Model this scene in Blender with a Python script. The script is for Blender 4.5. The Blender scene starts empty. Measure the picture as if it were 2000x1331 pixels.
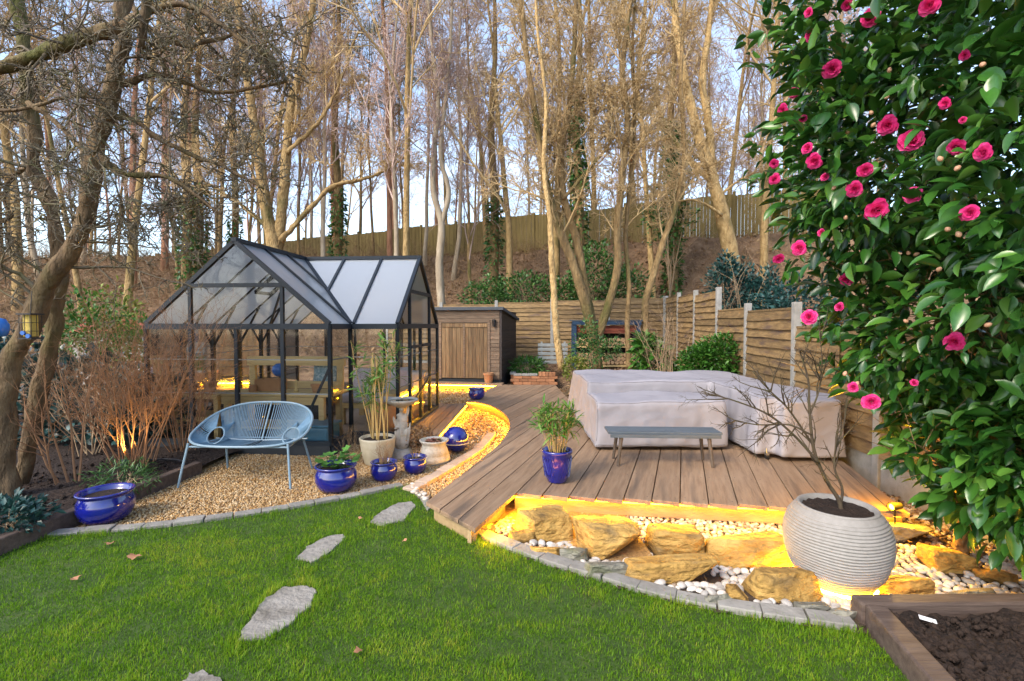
import bpy, bmesh, math, random
import numpy as np
from mathutils import Vector, Matrix, noise as mnoise
from mathutils.bvhtree import BVHTree

# ------------------------------------------------------------------ camera, sky, sun, exposure
S = bpy.context.scene
COL = S.collection
FPX, CAMZ = 944.0, 1.6                      # focal length in px of a 2000 px wide frame, eye height
PIT = math.atan(30.5 / FPX)
cam_d = bpy.data.cameras.new('camera'); cam = bpy.data.objects.new('camera', cam_d); COL.objects.link(cam)
cam_d.sensor_width = 36; cam_d.lens = FPX / 2000 * 36; cam_d.clip_end = 500; cam_d.clip_start = 0.05
cam.location = (0, 0, CAMZ); cam.rotation_euler = (math.pi / 2 - PIT, 0, 0)
S.camera = cam
SUN_EL, SUN_AZ = math.radians(42), math.radians(224)      # azimuth measured clockwise from +Y: behind the camera, to the left
world = bpy.data.worlds.new('World'); S.world = world; world.use_nodes = True
wn = world.node_tree; bg = wn.nodes['Background']
sky = wn.nodes.new('ShaderNodeTexSky'); sky.sky_type = 'NISHITA'; sky.sun_disc = False
sky.sun_elevation = SUN_EL; sky.sun_rotation = SUN_AZ; sky.air_density = 1.0; sky.dust_density = 1.6; sky.ozone_density = 1.6
hz_ = wn.nodes.new('ShaderNodeHueSaturation'); hz_.inputs['Saturation'].default_value = .72; hz_.inputs['Value'].default_value = 1.0     # thin high cloud over the blue
wn.links.new(sky.outputs[0], hz_.inputs['Color'])
wtc = wn.nodes.new('ShaderNodeTexCoord'); wno = wn.nodes.new('ShaderNodeTexNoise'); wno.inputs['Scale'].default_value = 2.2; wno.inputs['Detail'].default_value = 7; wno.inputs['Distortion'].default_value = .6
wmp = wn.nodes.new('ShaderNodeMapping'); wmp.inputs['Scale'].default_value = (1, 1, 2.6); wn.links.new(wtc.outputs['Generated'], wmp.inputs[0]); wn.links.new(wmp.outputs[0], wno.inputs['Vector'])
wrp = wn.nodes.new('ShaderNodeValToRGB'); wrp.color_ramp.elements[0].position = .34; wrp.color_ramp.elements[1].position = .66; wn.links.new(wno.outputs['Fac'], wrp.inputs[0])
wmx = wn.nodes.new('ShaderNodeMix'); wmx.data_type = 'RGBA'; wn.links.new(wrp.outputs[0], wmx.inputs['Factor']); wn.links.new(sky.outputs[0], wmx.inputs['A']); wn.links.new(hz_.outputs[0], wmx.inputs['B'])
wn.links.new(wmx.outputs['Result'], bg.inputs[0]); bg.inputs[1].default_value = 0.15
sun_d = bpy.data.lights.new('sun', 'SUN'); sun = bpy.data.objects.new('sun', sun_d); COL.objects.link(sun)
sun_d.energy = 1.0; sun_d.angle = math.radians(16); sun_d.color = (1.0, 0.87, 0.7)
sv = Vector((math.sin(SUN_AZ) * math.cos(SUN_EL), math.cos(SUN_AZ) * math.cos(SUN_EL), math.sin(SUN_EL)))
sun.rotation_euler = (-sv).to_track_quat('-Z', 'Y').to_euler(); sun.location = (0, 0, 30)
S.view_settings.view_transform = 'Standard'; S.view_settings.look = 'None'; S.view_settings.gamma = 1
S.view_settings.use_curve_mapping = False
S.view_settings.exposure = 1.7
S.render.engine = 'CYCLES'; S.cycles.use_denoising = True; S.cycles.max_bounces = 8
S.cycles.transparent_max_bounces = 24; S.cycles.sample_clamp_indirect = 6; S.cycles.caustics_reflective = False; S.cycles.caustics_refractive = False
try: S.cycles.denoiser = 'OPENIMAGEDENOISE'
except Exception: pass

# ------------------------------------------------------------------ helpers
def pixray(px, py):
    x = (px - 1000) / FPX; v = -(py - 665.5) / FPX
    return Vector((x, math.cos(PIT) + v * math.sin(PIT), -math.sin(PIT) + v * math.cos(PIT)))
def P(px, py, z=0.0):                       # where a sight line meets the level z
    r = pixray(px, py); t = (z - CAMZ) / r.z
    return Vector((r.x * t, r.y * t, z))
def Q(px, py, Y):                           # where a sight line meets the distance Y
    r = pixray(px, py); t = Y / r.y
    return Vector((r.x * t, Y, CAMZ + r.z * t))

def mesh_obj(name, me, mat=None, parent=None):
    o = bpy.data.objects.new(name, me); COL.objects.link(o)
    if mat and not me.materials: me.materials.append(mat)
    if parent: o.parent = parent
    return o
def tag(o, label=None, cat=None, group=None, kind=None):
    if label: o['label'] = label
    if cat: o['category'] = cat
    if group: o['group'] = group
    if kind: o['kind'] = kind
    return o
def thing(name, label, cat, loc=(0, 0, 0), rz=0.0, group=None):
    o = bpy.data.objects.new(name, None); COL.objects.link(o); o.empty_display_size = .1
    o.location = loc; o.rotation_euler = (0, 0, rz)
    return tag(o, label, cat, group)
def copy_tree(o, parent=None):
    c = o.copy(); COL.objects.link(c); c.parent = parent
    for ch in list(o.children): copy_tree(ch, c)
    return c

class MB:
    def __init__(s): s.v = []; s.f = []
    def add(s, vs, fs):
        n = len(s.v); s.v += [tuple(v) for v in vs]; s.f += [tuple(i + n for i in f) for f in fs]; return s
    def box(s, c, d, rz=0.0, rot=None):
        m = rot if rot is not None else Matrix.Rotation(rz, 3, 'Z'); c = Vector(c)
        vs = [c + m @ Vector((sx * d[0] / 2, sy * d[1] / 2, sz * d[2] / 2)) for sz in (-1, 1) for sy in (-1, 1) for sx in (-1, 1)]
        return s.add(vs, [(0, 2, 3, 1), (4, 5, 7, 6), (0, 1, 5, 4), (2, 6, 7, 3), (0, 4, 6, 2), (1, 3, 7, 5)])
    def beam(s, a, b, w, h, up=(0, 0, 1)):
        a, b = Vector(a), Vector(b); d = (b - a); L = d.length; d.normalize(); up = Vector(up)
        x = d.cross(up)
        if x.length < 1e-4: x = d.cross(Vector((1, 0, 0)))
        x.normalize(); z = x.cross(d)
        m = Matrix((x, d, z)).transposed()
        return s.box((a + b) / 2, (w, L, h), rot=m)
    def tube(s, pts, rad, n=8, cap=True, closed=False):
        pts = [Vector(p) for p in pts]; N = len(pts)
        if not hasattr(rad, '__len__'): rad = [rad] * N
        vs = []; prev = None
        for i, p in enumerate(pts):
            if closed: t = pts[(i + 1) % N] - pts[i - 1]
            else: t = pts[min(i + 1, N - 1)] - pts[max(i - 1, 0)]
            t.normalize()
            if prev is None: prev = t.orthogonal().normalized()
            prev = (prev - t * prev.dot(t))
            if prev.length < 1e-5: prev = t.orthogonal()
            prev.normalize(); b = t.cross(prev)
            for k in range(n):
                a = 2 * math.pi * k / n
                vs.append(p + (prev * math.cos(a) + b * math.sin(a)) * rad[i])
        fs = []
        for i in range(N if closed else N - 1):
            j = (i + 1) % N
            for k in range(n):
                l = (k + 1) % n
                fs.append((i * n + k, i * n + l, j * n + l, j * n + k))
        if cap and not closed: fs += [tuple(range(n - 1, -1, -1)), tuple(range((N - 1) * n, N * n))]
        return s.add(vs, fs)
    def lathe(s, prof, n=36, c=(0, 0, 0), ell=1.0, wob=0.0, cap=True):
        vs = []; fs = []
        for i, (r, z) in enumerate(prof):
            for k in range(n):
                a = 2 * math.pi * k / n
                w = 1 + wob * math.sin(3 * a + 1.3 * i)
                vs.append((c[0] + r * w * math.cos(a), c[1] + r * w * ell * math.sin(a), c[2] + z))
        for i in range(len(prof) - 1):
            for k in range(n):
                l = (k + 1) % n
                fs.append((i * n + k, i * n + l, (i + 1) * n + l, (i + 1) * n + k))
        if cap and prof[0][0] > 1e-4: fs.append(tuple(range(n - 1, -1, -1)))
        return s.add(vs, fs)
    def prism(s, poly, z0, z1):
        n = len(poly)
        a = sum(poly[i][0] * poly[(i + 1) % n][1] - poly[(i + 1) % n][0] * poly[i][1] for i in range(n))
        if a < 0: poly = poly[::-1]
        vs = [(p[0], p[1], z0) for p in poly] + [(p[0], p[1], z1) for p in poly]
        fs = [tuple(range(n - 1, -1, -1)), tuple(range(n, 2 * n))] + [(i, (i + 1) % n, n + (i + 1) % n, n + i) for i in range(n)]
        return s.add(vs, fs)
    def mesh(s, name, smooth=False):
        me = bpy.data.meshes.new(name); me.from_pydata(s.v, [], s.f); me.update()
        if smooth: me.polygons.foreach_set('use_smooth', [True] * len(me.polygons))
        return me
    def build(s, name, mat, parent=None, smooth=False, bevel=0.0, loc=None, rz=0.0, seg=2):
        o = mesh_obj(name, s.mesh(name, smooth), mat, parent)
        if loc is not None: o.location = loc
        if rz: o.rotation_euler = (0, 0, rz)
        if bevel:
            b = o.modifiers.new('bevel', 'BEVEL'); b.width = bevel; b.segments = seg; b.limit_method = 'ANGLE'; b.angle_limit = math.radians(40)
        return o

def np_mesh(name, V, Fs, mat=None, smooth=False, rnd=None, extra=None):
    """V (n,3); Fs list of (m,k) index arrays; rnd per-vertex floats"""
    me = bpy.data.meshes.new(name)
    V = np.ascontiguousarray(V, dtype=np.float32)
    me.vertices.add(len(V)); me.vertices.foreach_set('co', V.ravel())
    loops = np.concatenate([f.ravel() for f in Fs]).astype(np.int32)
    tot = np.concatenate([np.full(len(f), f.shape[1], dtype=np.int32) for f in Fs])
    start = np.concatenate([[0], np.cumsum(tot)[:-1]]).astype(np.int32)
    me.loops.add(len(loops)); me.loops.foreach_set('vertex_index', loops)
    me.polygons.add(len(tot)); me.polygons.foreach_set('loop_start', start)
    try: me.polygons.foreach_set('loop_total', tot)
    except Exception: pass
    if smooth: me.polygons.foreach_set('use_smooth', np.ones(len(tot), dtype=bool))
    if rnd is not None:
        a = me.attributes.new('rnd', 'FLOAT', 'POINT'); a.data.foreach_set('value', np.ascontiguousarray(rnd, dtype=np.float32))
    me.update(calc_edges=True); me.validate()
    if mat: me.materials.append(mat)
    return me

def unit(a): return a / np.maximum(np.linalg.norm(a, axis=-1, keepdims=True), 1e-9)
def frames(d, rng, roll=None, up=None):
    """rotation matrices (N,3,3) whose y column runs along d"""
    d = unit(np.asarray(d, float)); N = len(d)
    ref = rng.normal(size=(N, 3)) if up is None else np.broadcast_to(np.asarray(up, float), (N, 3)) + rng.normal(size=(N, 3)) * .02
    x = unit(np.cross(d, ref)); z = np.cross(x, d)
    if roll is not None:
        c, s = np.cos(roll)[:, None], np.sin(roll)[:, None]; x, z = x * c + z * s, z * c - x * s
    return np.stack([x, d, z], axis=2)
def scatter(TV, TF, pos, R, sc):
    """place a template many times -> V, F, index of owner"""
    TV = np.asarray(TV, float); N, n = len(pos), len(TV)
    sc = np.asarray(sc, float); sc = sc[:, None] * np.ones(3) if sc.ndim == 1 else sc
    L = TV[None] * sc[:, None, :]
    V = np.einsum('nij,nkj->nki', R, L) + np.asarray(pos)[:, None, :]
    off = (np.arange(N) * n)[:, None, None]
    Fs = [(np.asarray(f)[None] + off).reshape(-1, np.asarray(f).shape[1]) for f in TF]
    return V.reshape(-1, 3), Fs, np.repeat(np.arange(N), n)
def seg_mesh(segs, n=3):
    P0, P1, R0, R1 = segs; N = len(P0); d = unit(P1 - P0)
    ref = np.where(np.abs(d[:, 2:3]) < .9, np.array([[0, 0, 1.]]), np.array([[1., 0, 0]]))
    x = unit(np.cross(d, ref)); y = np.cross(d, x)
    a = np.arange(n) * 2 * np.pi / n
    ring = x[:, None] * np.cos(a)[None, :, None] + y[:, None] * np.sin(a)[None, :, None]
    V = np.concatenate([P0[:, None] + ring * R0[:, None, None], P1[:, None] + ring * R1[:, None, None]], axis=1).reshape(-1, 3)
    k = np.arange(n); f = np.stack([k, (k + 1) % n, n + (k + 1) % n, n + k], axis=1)
    F = (f[None] + (np.arange(N) * 2 * n)[:, None, None]).reshape(-1, 4)
    return V, F
def join_segs(lst):
    return tuple(np.concatenate([s[i] for s in lst]) for i in range(4))

def grow(rng, start, dirs, lens, rads, levels):
    """Branches grown level by level, all of a level at once. levels: dicts nseg, wander, up, kids, kidlen, ang, kidrad, t0, taper.
    Returns list of (level, segs)"""
    out = []
    start, dirs, lens, rads = [np.asarray(a, float) for a in (start, dirs, lens, rads)]
    for li, L in enumerate(levels):
        N = len(start); ns = L['nseg']; p = start.copy(); d = unit(dirs); pts = [p]; ds = [d]
        rr = [rads]; tap = L.get('taper', .25)
        for k in range(ns):
            d = unit(d + rng.normal(size=(N, 3)) * L['wander'] + np.array([0, 0, L.get('up', 0)]))
            p = p + d * (lens / ns)[:, None]; pts.append(p); ds.append(d)
            rr.append(rads * (1 - (1 - tap) * (k + 1) / ns))
        P0 = np.concatenate(pts[:-1]); P1 = np.concatenate(pts[1:]); R0 = np.concatenate(rr[:-1]); R1 = np.concatenate(rr[1:])
        out.append((li, (P0, P1 + (P1 - P0) * .04, R0, R1)))
        if li == len(levels) - 1: break
        m = L['kids']; pts = np.stack(pts); ds = np.stack(ds); rr = np.stack(rr)
        t = L.get('t0', .25) + (1 - L.get('t0', .25)) * rng.random((N, m)) ** L.get('tpow', 1.0)
        x = np.minimum(t * ns, ns - 1e-3); i0 = x.astype(int); fr = (x - i0)[..., None]; idx = np.arange(N)[:, None]
        st = pts[i0, idx] * (1 - fr) + pts[i0 + 1, idx] * fr; dd = ds[i0 + 1, idx]
        ra = rr[i0, idx] * (1 - fr[..., 0]) + rr[i0 + 1, idx] * fr[..., 0]
        side = rng.normal(size=(N, m, 3)); side -= dd * np.sum(side * dd, axis=2, keepdims=True); side = unit(side)
        an = np.radians(L['ang'] + rng.normal(size=(N, m)) * L.get('angvar', 10))[..., None]
        nd = dd * np.cos(an) + side * np.sin(an)
        nl = lens[:, None] * L['kidlen'] * (1.15 - L.get('tipshort', .6) * t) * rng.uniform(.6, 1.25, (N, m))
        start = st.reshape(-1, 3); dirs = nd.reshape(-1, 3); lens = nl.ravel(); rads = np.minimum(ra * L['kidrad'], ra * .9).ravel()
        rads = np.maximum(rads, L.get('minr', .004))
    return out
def path_pts(ctrl, n=8):
    """smooth (Catmull-Rom) samples through control points"""
    c = [Vector(p) for p in ctrl]; c = [c[0] * 2 - c[1]] + c + [c[-1] * 2 - c[-2]]; out = []
    for i in range(1, len(c) - 2):
        for k in range(n):
            t = k / n; a, b, e, f = c[i - 1], c[i], c[i + 1], c[i + 2]
            out.append(.5 * ((2 * b) + (e - a) * t + (2 * a - 5 * b + 4 * e - f) * t * t + (3 * b - a - 3 * e + f) * t ** 3))
    out.append(c[-2]); return out
def inpoly(x, y, poly):
    x = np.asarray(x); y = np.asarray(y); r = np.zeros(x.shape, bool); n = len(poly)
    for i in range(n):
        x0, y0 = poly[i][0], poly[i][1]; x1, y1 = poly[(i + 1) % n][0], poly[(i + 1) % n][1]
        c = ((y0 > y) != (y1 > y)) & (x < (x1 - x0) * (y - y0) / ((y1 - y0) or 1e-9) + x0); r ^= c
    return r

# ------------------------------------------------------------------ materials
def M(name, cols, scale=6., rough=.7, bump=.15, bscale=None, stretch=(1, 1, 1), var=0., spec=.35, metal=0., coat=0., attr=False, detail=6., dist=.02, trans=0., coords='Object', mix2=None, sheen=0.):
    m = bpy.data.materials.new(name); m.use_nodes = True; nt = m.node_tree; N = nt.nodes; L = nt.links.new
    b = N['Principled BSDF']; b.inputs['Roughness'].default_value = rough; b.inputs['Metallic'].default_value = metal
    b.inputs['Specular IOR Level'].default_value = spec; b.inputs['Coat Weight'].default_value = coat; b.inputs['Coat Roughness'].default_value = .06
    tc = N.new('ShaderNodeTexCoord'); mp = N.new('ShaderNodeMapping'); mp.inputs['Scale'].default_value = stretch
    L(tc.outputs[coords], mp.inputs['Vector'])
    oi = N.new('ShaderNodeObjectInfo'); mu = N.new('ShaderNodeVectorMath'); mu.operation = 'SCALE'; mu.inputs[0].default_value = (37, 19, 53)
    L(oi.outputs['Random'], mu.inputs['Scale']); L(mu.outputs[0], mp.inputs['Location'])
    nz = N.new('ShaderNodeTexNoise'); nz.inputs['Scale'].default_value = scale; nz.inputs['Detail'].default_value = detail; nz.inputs['Roughness'].default_value = .62
    L(mp.outputs[0], nz.inputs['Vector'])
    rp = N.new('ShaderNodeValToRGB'); e = rp.color_ramp.elements; n = len(cols)
    while len(e) < n: e.new(.5)
    for i, c in enumerate(cols):
        e[i].position = (i / (n - 1) if n > 1 else 0) * (.5 if not attr else 1.) + (.25 if not attr else 0.); e[i].color = (*c, 1)
    if attr:
        at = N.new('ShaderNodeAttribute'); at.attribute_name = 'rnd'; L(at.outputs['Fac'], rp.inputs['Fac'])
    else: L(nz.outputs['Fac'], rp.inputs['Fac'])
    c = rp.outputs['Color']
    if mix2:                                   # large soft blotches of another colour: (colour, scale, threshold)
        n2 = N.new('ShaderNodeTexNoise'); n2.inputs['Scale'].default_value = mix2[1]; n2.inputs['Detail'].default_value = 5; L(mp.outputs[0], n2.inputs['Vector'])
        r2 = N.new('ShaderNodeValToRGB'); r2.color_ramp.elements[0].position = mix2[2]; r2.color_ramp.elements[1].position = mix2[2] + .16; L(n2.outputs['Fac'], r2.inputs['Fac'])
        mx = N.new('ShaderNodeMix'); mx.data_type = 'RGBA'; L(r2.outputs['Color'], mx.inputs['Factor']); L(c, mx.inputs['A']); mx.inputs['B'].default_value = (*mix2[0], 1); c = mx.outputs['Result']
    if var:
        hs = N.new('ShaderNodeHueSaturation'); mr = N.new('ShaderNodeMapRange'); mr.inputs['To Min'].default_value = 1 - var; mr.inputs['To Max'].default_value = 1 + var
        L(oi.outputs['Random'], mr.inputs['Value']); L(mr.outputs[0], hs.inputs['Value']); L(c, hs.inputs['Color']); c = hs.outputs['Color']
    L(c, b.inputs['Base Color'])
    if bump:
        n3 = N.new('ShaderNodeTexNoise'); n3.inputs['Scale'].default_value = bscale or scale * 3; n3.inputs['Detail'].default_value = 8; L(mp.outputs[0], n3.inputs['Vector'])
        bp = N.new('ShaderNodeBump'); bp.inputs['Strength'].default_value = bump; bp.inputs['Distance'].default_value = dist
        L(n3.outputs['Fac'], bp.inputs['Height']); L(bp.outputs[0], b.inputs['Normal'])
    if trans:                                  # thin leaves let light through
        tr = N.new('ShaderNodeBsdfTranslucent'); L(c, tr.inputs['Color']); mx = N.new('ShaderNodeMixShader'); mx.inputs[0].default_value = trans
        L(b.outputs[0], mx.inputs[1]); L(tr.outputs[0], mx.inputs[2]); L(mx.outputs[0], N['Material Output'].inputs[0])
    return m
def emit(name, col, st):
    m = bpy.data.materials.new(name); m.use_nodes = True; N = m.node_tree.nodes; b = N['Principled BSDF']
    b.inputs['Base Color'].default_value = (.9, .8, .5, 1); b.inputs['Emission Color'].default_value = (*col, 1); b.inputs['Emission Strength'].default_value = st
    return m
def glassmat(name, tint, clear, milk=0.):
    """thin clear or milky sheet: transparent + reflection, with a diffuse/translucent share for twin-wall sheet"""
    m = bpy.data.materials.new(name); m.use_nodes = True; nt = m.node_tree; N = nt.nodes; L = nt.links.new; N.remove(N['Principled BSDF'])
    tr = N.new('ShaderNodeBsdfTransparent'); tr.inputs[0].default_value = (*tint, 1)
    gl = N.new('ShaderNodeBsdfGlossy'); gl.inputs['Roughness'].default_value = .04 if not milk else .14
    fr = N.new('ShaderNodeFresnel'); fr.inputs[0].default_value = 1.5 if not milk else 1.9
    mx = N.new('ShaderNodeMixShader'); last = tr.outputs[0]
    if milk:
        df = N.new('ShaderNodeBsdfDiffuse'); df.inputs[0].default_value = (*tint, 1); tl = N.new('ShaderNodeBsdfTranslucent'); tl.inputs[0].default_value = (*tint, 1)
        m1 = N.new('ShaderNodeMixShader'); m1.inputs[0].default_value = .66; L(df.outputs[0], m1.inputs[1]); L(tl.outputs[0], m1.inputs[2])
        m2 = N.new('ShaderNodeMixShader'); m2.inputs[0].default_value = milk; L(last, m2.inputs[1]); L(m1.outputs[0], m2.inputs[2]); last = m2.outputs[0]
        tc = N.new('ShaderNodeTexCoord'); wv = N.new('ShaderNodeTexNoise'); wv.inputs['Scale'].default_value = 3; bp = N.new('ShaderNodeBump'); bp.inputs['Strength'].default_value = .1
        L(tc.outputs['Object'], wv.inputs['Vector']); L(wv.outputs['Fac'], bp.inputs['Height']); L(bp.outputs[0], gl.inputs['Normal'])
    L(fr.outputs[0], mx.inputs[0]); L(last, mx.inputs[1]); L(gl.outputs[0], mx.inputs[2]); L(mx.outputs[0], N['Material Output'].inputs[0])
    return m
LED = (1.0, .47, .008)
def strip_light(a, b, out, down, power, parent, spread=150):
    """the downward throw of one run of LED tape"""
    a, b = Vector(a), Vector(b); L = bpy.data.lights.new('strip_light', 'AREA'); L.shape = 'RECTANGLE'; L.size = (b - a).length; L.size_y = .012; L.energy = power; L.color = LED; L.spread = math.radians(spread)
    o = bpy.data.objects.new('strip_light', L); COL.objects.link(o); o.parent = parent; x = (b - a).normalized(); z = -(Vector(out).normalized() + Vector((0, 0, -down))).normalized(); z = (z - x * z.dot(x)).normalized(); y = z.cross(x)
    M4 = Matrix((x, y, z)).transposed().to_4x4(); M4.translation = (a + b) / 2; o.matrix_local = M4; return o
m_deck = M('deck wood', [(.17, .105, .062), (.245, .16, .097), (.3, .205, .13)], 5, .6, .25, 14, (6, .5, 6), .16, mix2=((.12, .085, .06), 1.3, .56))
m_fascia = M('fascia wood', [(.3, .2, .1), (.42, .3, .16)], 6, .6, .2, 20, (.6, 4, 4), .08)
m_lap = M('fence wood', [(.1, .062, .03), (.2, .128, .055), (.3, .2, .09)], 4, .75, .35, 16, (2.2, 5, 5), .24, mix2=((.1, .066, .05), 1.3, .55))
m_conc = M('concrete', [(.2, .192, .172), (.28, .272, .248), (.34, .332, .31)], 7, .85, .25, 60, mix2=((.3, .31, .23), 2.2, .62))
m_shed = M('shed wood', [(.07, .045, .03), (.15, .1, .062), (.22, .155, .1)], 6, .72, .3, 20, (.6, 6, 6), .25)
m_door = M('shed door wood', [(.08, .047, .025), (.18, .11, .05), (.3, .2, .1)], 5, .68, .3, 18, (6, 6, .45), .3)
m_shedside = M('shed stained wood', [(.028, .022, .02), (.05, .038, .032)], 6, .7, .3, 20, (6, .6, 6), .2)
m_felt = M('roof felt', [(.05, .055, .062), (.09, .1, .11)], 40, .9, .3, 200)
m_pine = M('planed pine', [(.46, .31, .12), (.56, .4, .18), (.62, .46, .22)], 4, .55, .08, 20, (.6, 5, 5), .1)
m_alu = M('dark frame', [(.008, .013, .02), (.012, .019, .028)], 20, .45, .02, spec=.3)
m_base = M('dark base', [(.016, .02, .024), (.03, .034, .038)], 8, .7, .2, 40)
m_roofpc = glassmat('twin wall sheet', (.86, .93, 1.0), 0, .82)
m_wallpc = glassmat('clear sheet', (.97, .985, .98), 1)
m_strip = glassmat('clear joint', (.75, .8, .82), 1, .45)
m_blue = M('blue glaze', [(.003, .005, .09), (.005, .009, .17), (.009, .016, .26)], 5, .16, .04, 12, spec=.6, coat=.8)
m_cream = M('cream glaze', [(.3, .26, .17), (.42, .37, .265), (.5, .45, .34)], 6, .5, .1, 30, mix2=((.38, .36, .2), 3, .6))
m_stonew = M('weathered stone', [(.22, .195, .155), (.36, .33, .28), (.46, .43, .38)], 14, .85, .5, 60, mix2=((.3, .27, .16), 5, .58))
m_terra = M('terracotta', [(.3, .15, .07), (.42, .22, .1)], 8, .8, .15, 40)
m_soil = M('soil', [(.012, .007, .005), (.026, .015, .01), (.042, .026, .018)], 22, .95, .9, 40, dist=.05)
m_soilc = M('soil clod', [(.013, .008, .0055), (.03, .018, .012)], 30, .95, .6, 80, var=.35)
m_sleeper = M('sleeper wood', [(.05, .033, .027), (.1, .07, .055), (.15, .108, .085)], 4, .75, .3, 22, (.6, 6, 6), .1)
m_lawn = M('lawn', [(.022, .045, .006), (.04, .075, .01), (.07, .09, .02)], 9, .9, .5, 60, mix2=((.055, .04, .018), 1.5, .62))
m_grass = M('grass', [(.06, .14, .006), (.12, .265, .008), (.21, .35, .014), (.4, .4, .04)], 1, .55, 0, attr=True, trans=.45, spec=.25)
m_gravelb = M('gravel bed', [(.12, .068, .026), (.28, .17, .07), (.4, .27, .13)], 45, .9, .8, 60)
m_gravel = M('gravel stone', [(.18, .09, .03), (.4, .225, .075), (.5, .32, .135), (.62, .47, .28), (.24, .15, .08)], 1, .7, 0, attr=True)
m_pebb = M('pebble bed', [(.035, .022, .014), (.08, .055, .036)], 20, .9, .7, 50)
m_pebble = M('pebble', [(.38, .33, .27), (.48, .44, .39), (.55, .53, .5)], 5, .42, .05, 30, var=.3)
m_pebbles = M('pebble mass', [(.24, .17, .11), (.4, .32, .24), (.52, .45, .37), (.62, .58, .53)], 1, .5, 0, attr=True)
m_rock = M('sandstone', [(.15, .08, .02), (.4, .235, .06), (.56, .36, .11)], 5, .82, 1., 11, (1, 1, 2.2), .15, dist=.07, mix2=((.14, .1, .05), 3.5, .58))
m_rockg = M('grey stone', [(.1, .095, .075), (.2, .19, .15), (.3, .28, .22)], 5, .85, 1., 11, (1, 1, 2.2), .15, dist=.06, mix2=((.12, .13, .06), 3, .58))
m_slab = M('flagstone', [(.15, .135, .115), (.245, .225, .195), (.31, .288, .255)], 9, .85, .8, 30, mix2=((.12, .105, .08), 4, .56))
m_sett = M('sett', [(.15, .138, .12), (.23, .215, .19), (.29, .272, .243)], 9, .85, .35, 50, var=.15)
m_brickp = M('paver', [(.36, .27, .2), (.47, .36, .27)], 9, .85, .3, 50, var=.12)
m_brick = M('brick', [(.3, .13, .065), (.44, .21, .1)], 9, .88, .4, 50, var=.25)
m_bark = M('bark', [(.1, .064, .028), (.24, .158, .068), (.36, .25, .115)], 9, .9, 1., 20, (1, 1, .4), .2, dist=.06, mix2=((.085, .085, .02), 1.6, .54))
m_barkm = M('mossy bark', [(.04, .027, .015), (.13, .085, .044), (.21, .15, .08)], 9, .92, 1., 14, (1, 1, .4), dist=.08, mix2=((.07, .075, .012), 1.6, .53))
m_barkw = M('warm bark', [(.17, .108, .045), (.36, .24, .1), (.48, .345, .165)], 9, .9, 1., 20, (1, 1, .5), .2, dist=.06, mix2=((.1, .085, .025), 1.4, .54))
m_barkb = M('pale bark', [(.2, .15, .1), (.36, .29, .2), (.46, .39, .29)], 5, .85, .5, 14, (1, 1, .4), .12, dist=.04)
m_barkr = M('pine bark', [(.18, .085, .045), (.34, .17, .1), (.44, .25, .15)], 6, .92, .8, 16, (1, 1, .35), .15, dist=.05)
m_twig = M('twigs', [(.28, .19, .11), (.42, .3, .18)], 2, .9, 0, var=.2)
m_twigw = M('golden twigs', [(.36, .25, .12), (.5, .36, .18)], 2, .9, 0, var=.15)
m_twigg = M('grey twigs', [(.07, .055, .037), (.16, .13, .088), (.13, .13, .045)], 6, .9, 0)
m_twigr = M('purple twigs', [(.36, .255, .21), (.5, .375, .33)], 2, .9, 0, var=.2)
m_twigs = M('shrub twigs', [(.19, .09, .045), (.33, .18, .09)], 2, .8, 0)
m_acer = M('acer bark', [(.035, .024, .018), (.075, .055, .034), (.075, .075, .026)], 10, .75, .2, 40)
m_leafc = M('camellia leaf', [(.011, .05, .008), (.024, .095, .012), (.05, .15, .018), (.1, .22, .03)], 1, .3, 0, attr=True, trans=.14, spec=.55)
m_leafci = M('camellia leaf big', [(.022, .085, .01), (.045, .14, .02)], 3, .27, 0, var=.35, trans=.14, spec=.55)
m_petal = M('petals', [(.58, .012, .15), (.74, .035, .23), (.84, .12, .36)], 7, .5, 0, var=.12, trans=.22)
m_bud = M('bud', [(.3, .3, .1), (.6, .2, .2)], 20, .5, 0)
m_leafi = M('ivy leaf', [(.02, .07, .015), (.045, .125, .025), (.09, .19, .04)], 1, .4, 0, attr=True, trans=.15, spec=.45)
m_leafd = M('dark leaf', [(.006, .03, .025), (.012, .05, .045), (.03, .085, .08)], 1, .35, 0, attr=True, trans=.1, spec=.5)
m_leafb = M('bright leaf', [(.02, .08, .01), (.045, .145, .016), (.09, .22, .03)], 1, .4, 0, attr=True, trans=.22, spec=.4)
m_leafbl = M('blue leaf', [(.008, .032, .028), (.016, .06, .052), (.035, .1, .085)], 1, .4, 0, attr=True, trans=.1, spec=.45)
m_leafy = M('yellow leaf', [(.07, .11, .01), (.14, .19, .02), (.24, .28, .04)], 1, .5, 0, attr=True, trans=.25)
m_bamb = M('bamboo leaf', [(.04, .13, .015), (.09, .22, .025), (.2, .3, .06)], 1, .45, 0, attr=True, trans=.3)
m_cane = M('cane', [(.4, .25, .08), (.5, .36, .14)], 8, .5, .05)
m_needle = M('needles', [(.06, .075, .02), (.12, .125, .035), (.18, .16, .055)], 1, .7, 0, attr=True, trans=.1)
m_dry = M('dry litter', [(.13, .07, .032), (.24, .14, .065), (.34, .23, .12), (.2, .12, .08)], 1, .9, 0, attr=True, trans=.15)
m_drystem = M('dry stems', [(.2, .12, .06), (.32, .22, .12)], 1, .9, 0)
m_bank = M('bank earth', [(.08, .048, .026), (.18, .11, .062), (.29, .19, .11)], 2.2, .95, .9, 6, dist=.15, mix2=((.045, .05, .02), .5, .6))
m_ground = M('garden earth', [(.07, .05, .032), (.14, .1, .065)], 6, .95, .5, 20)
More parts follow.
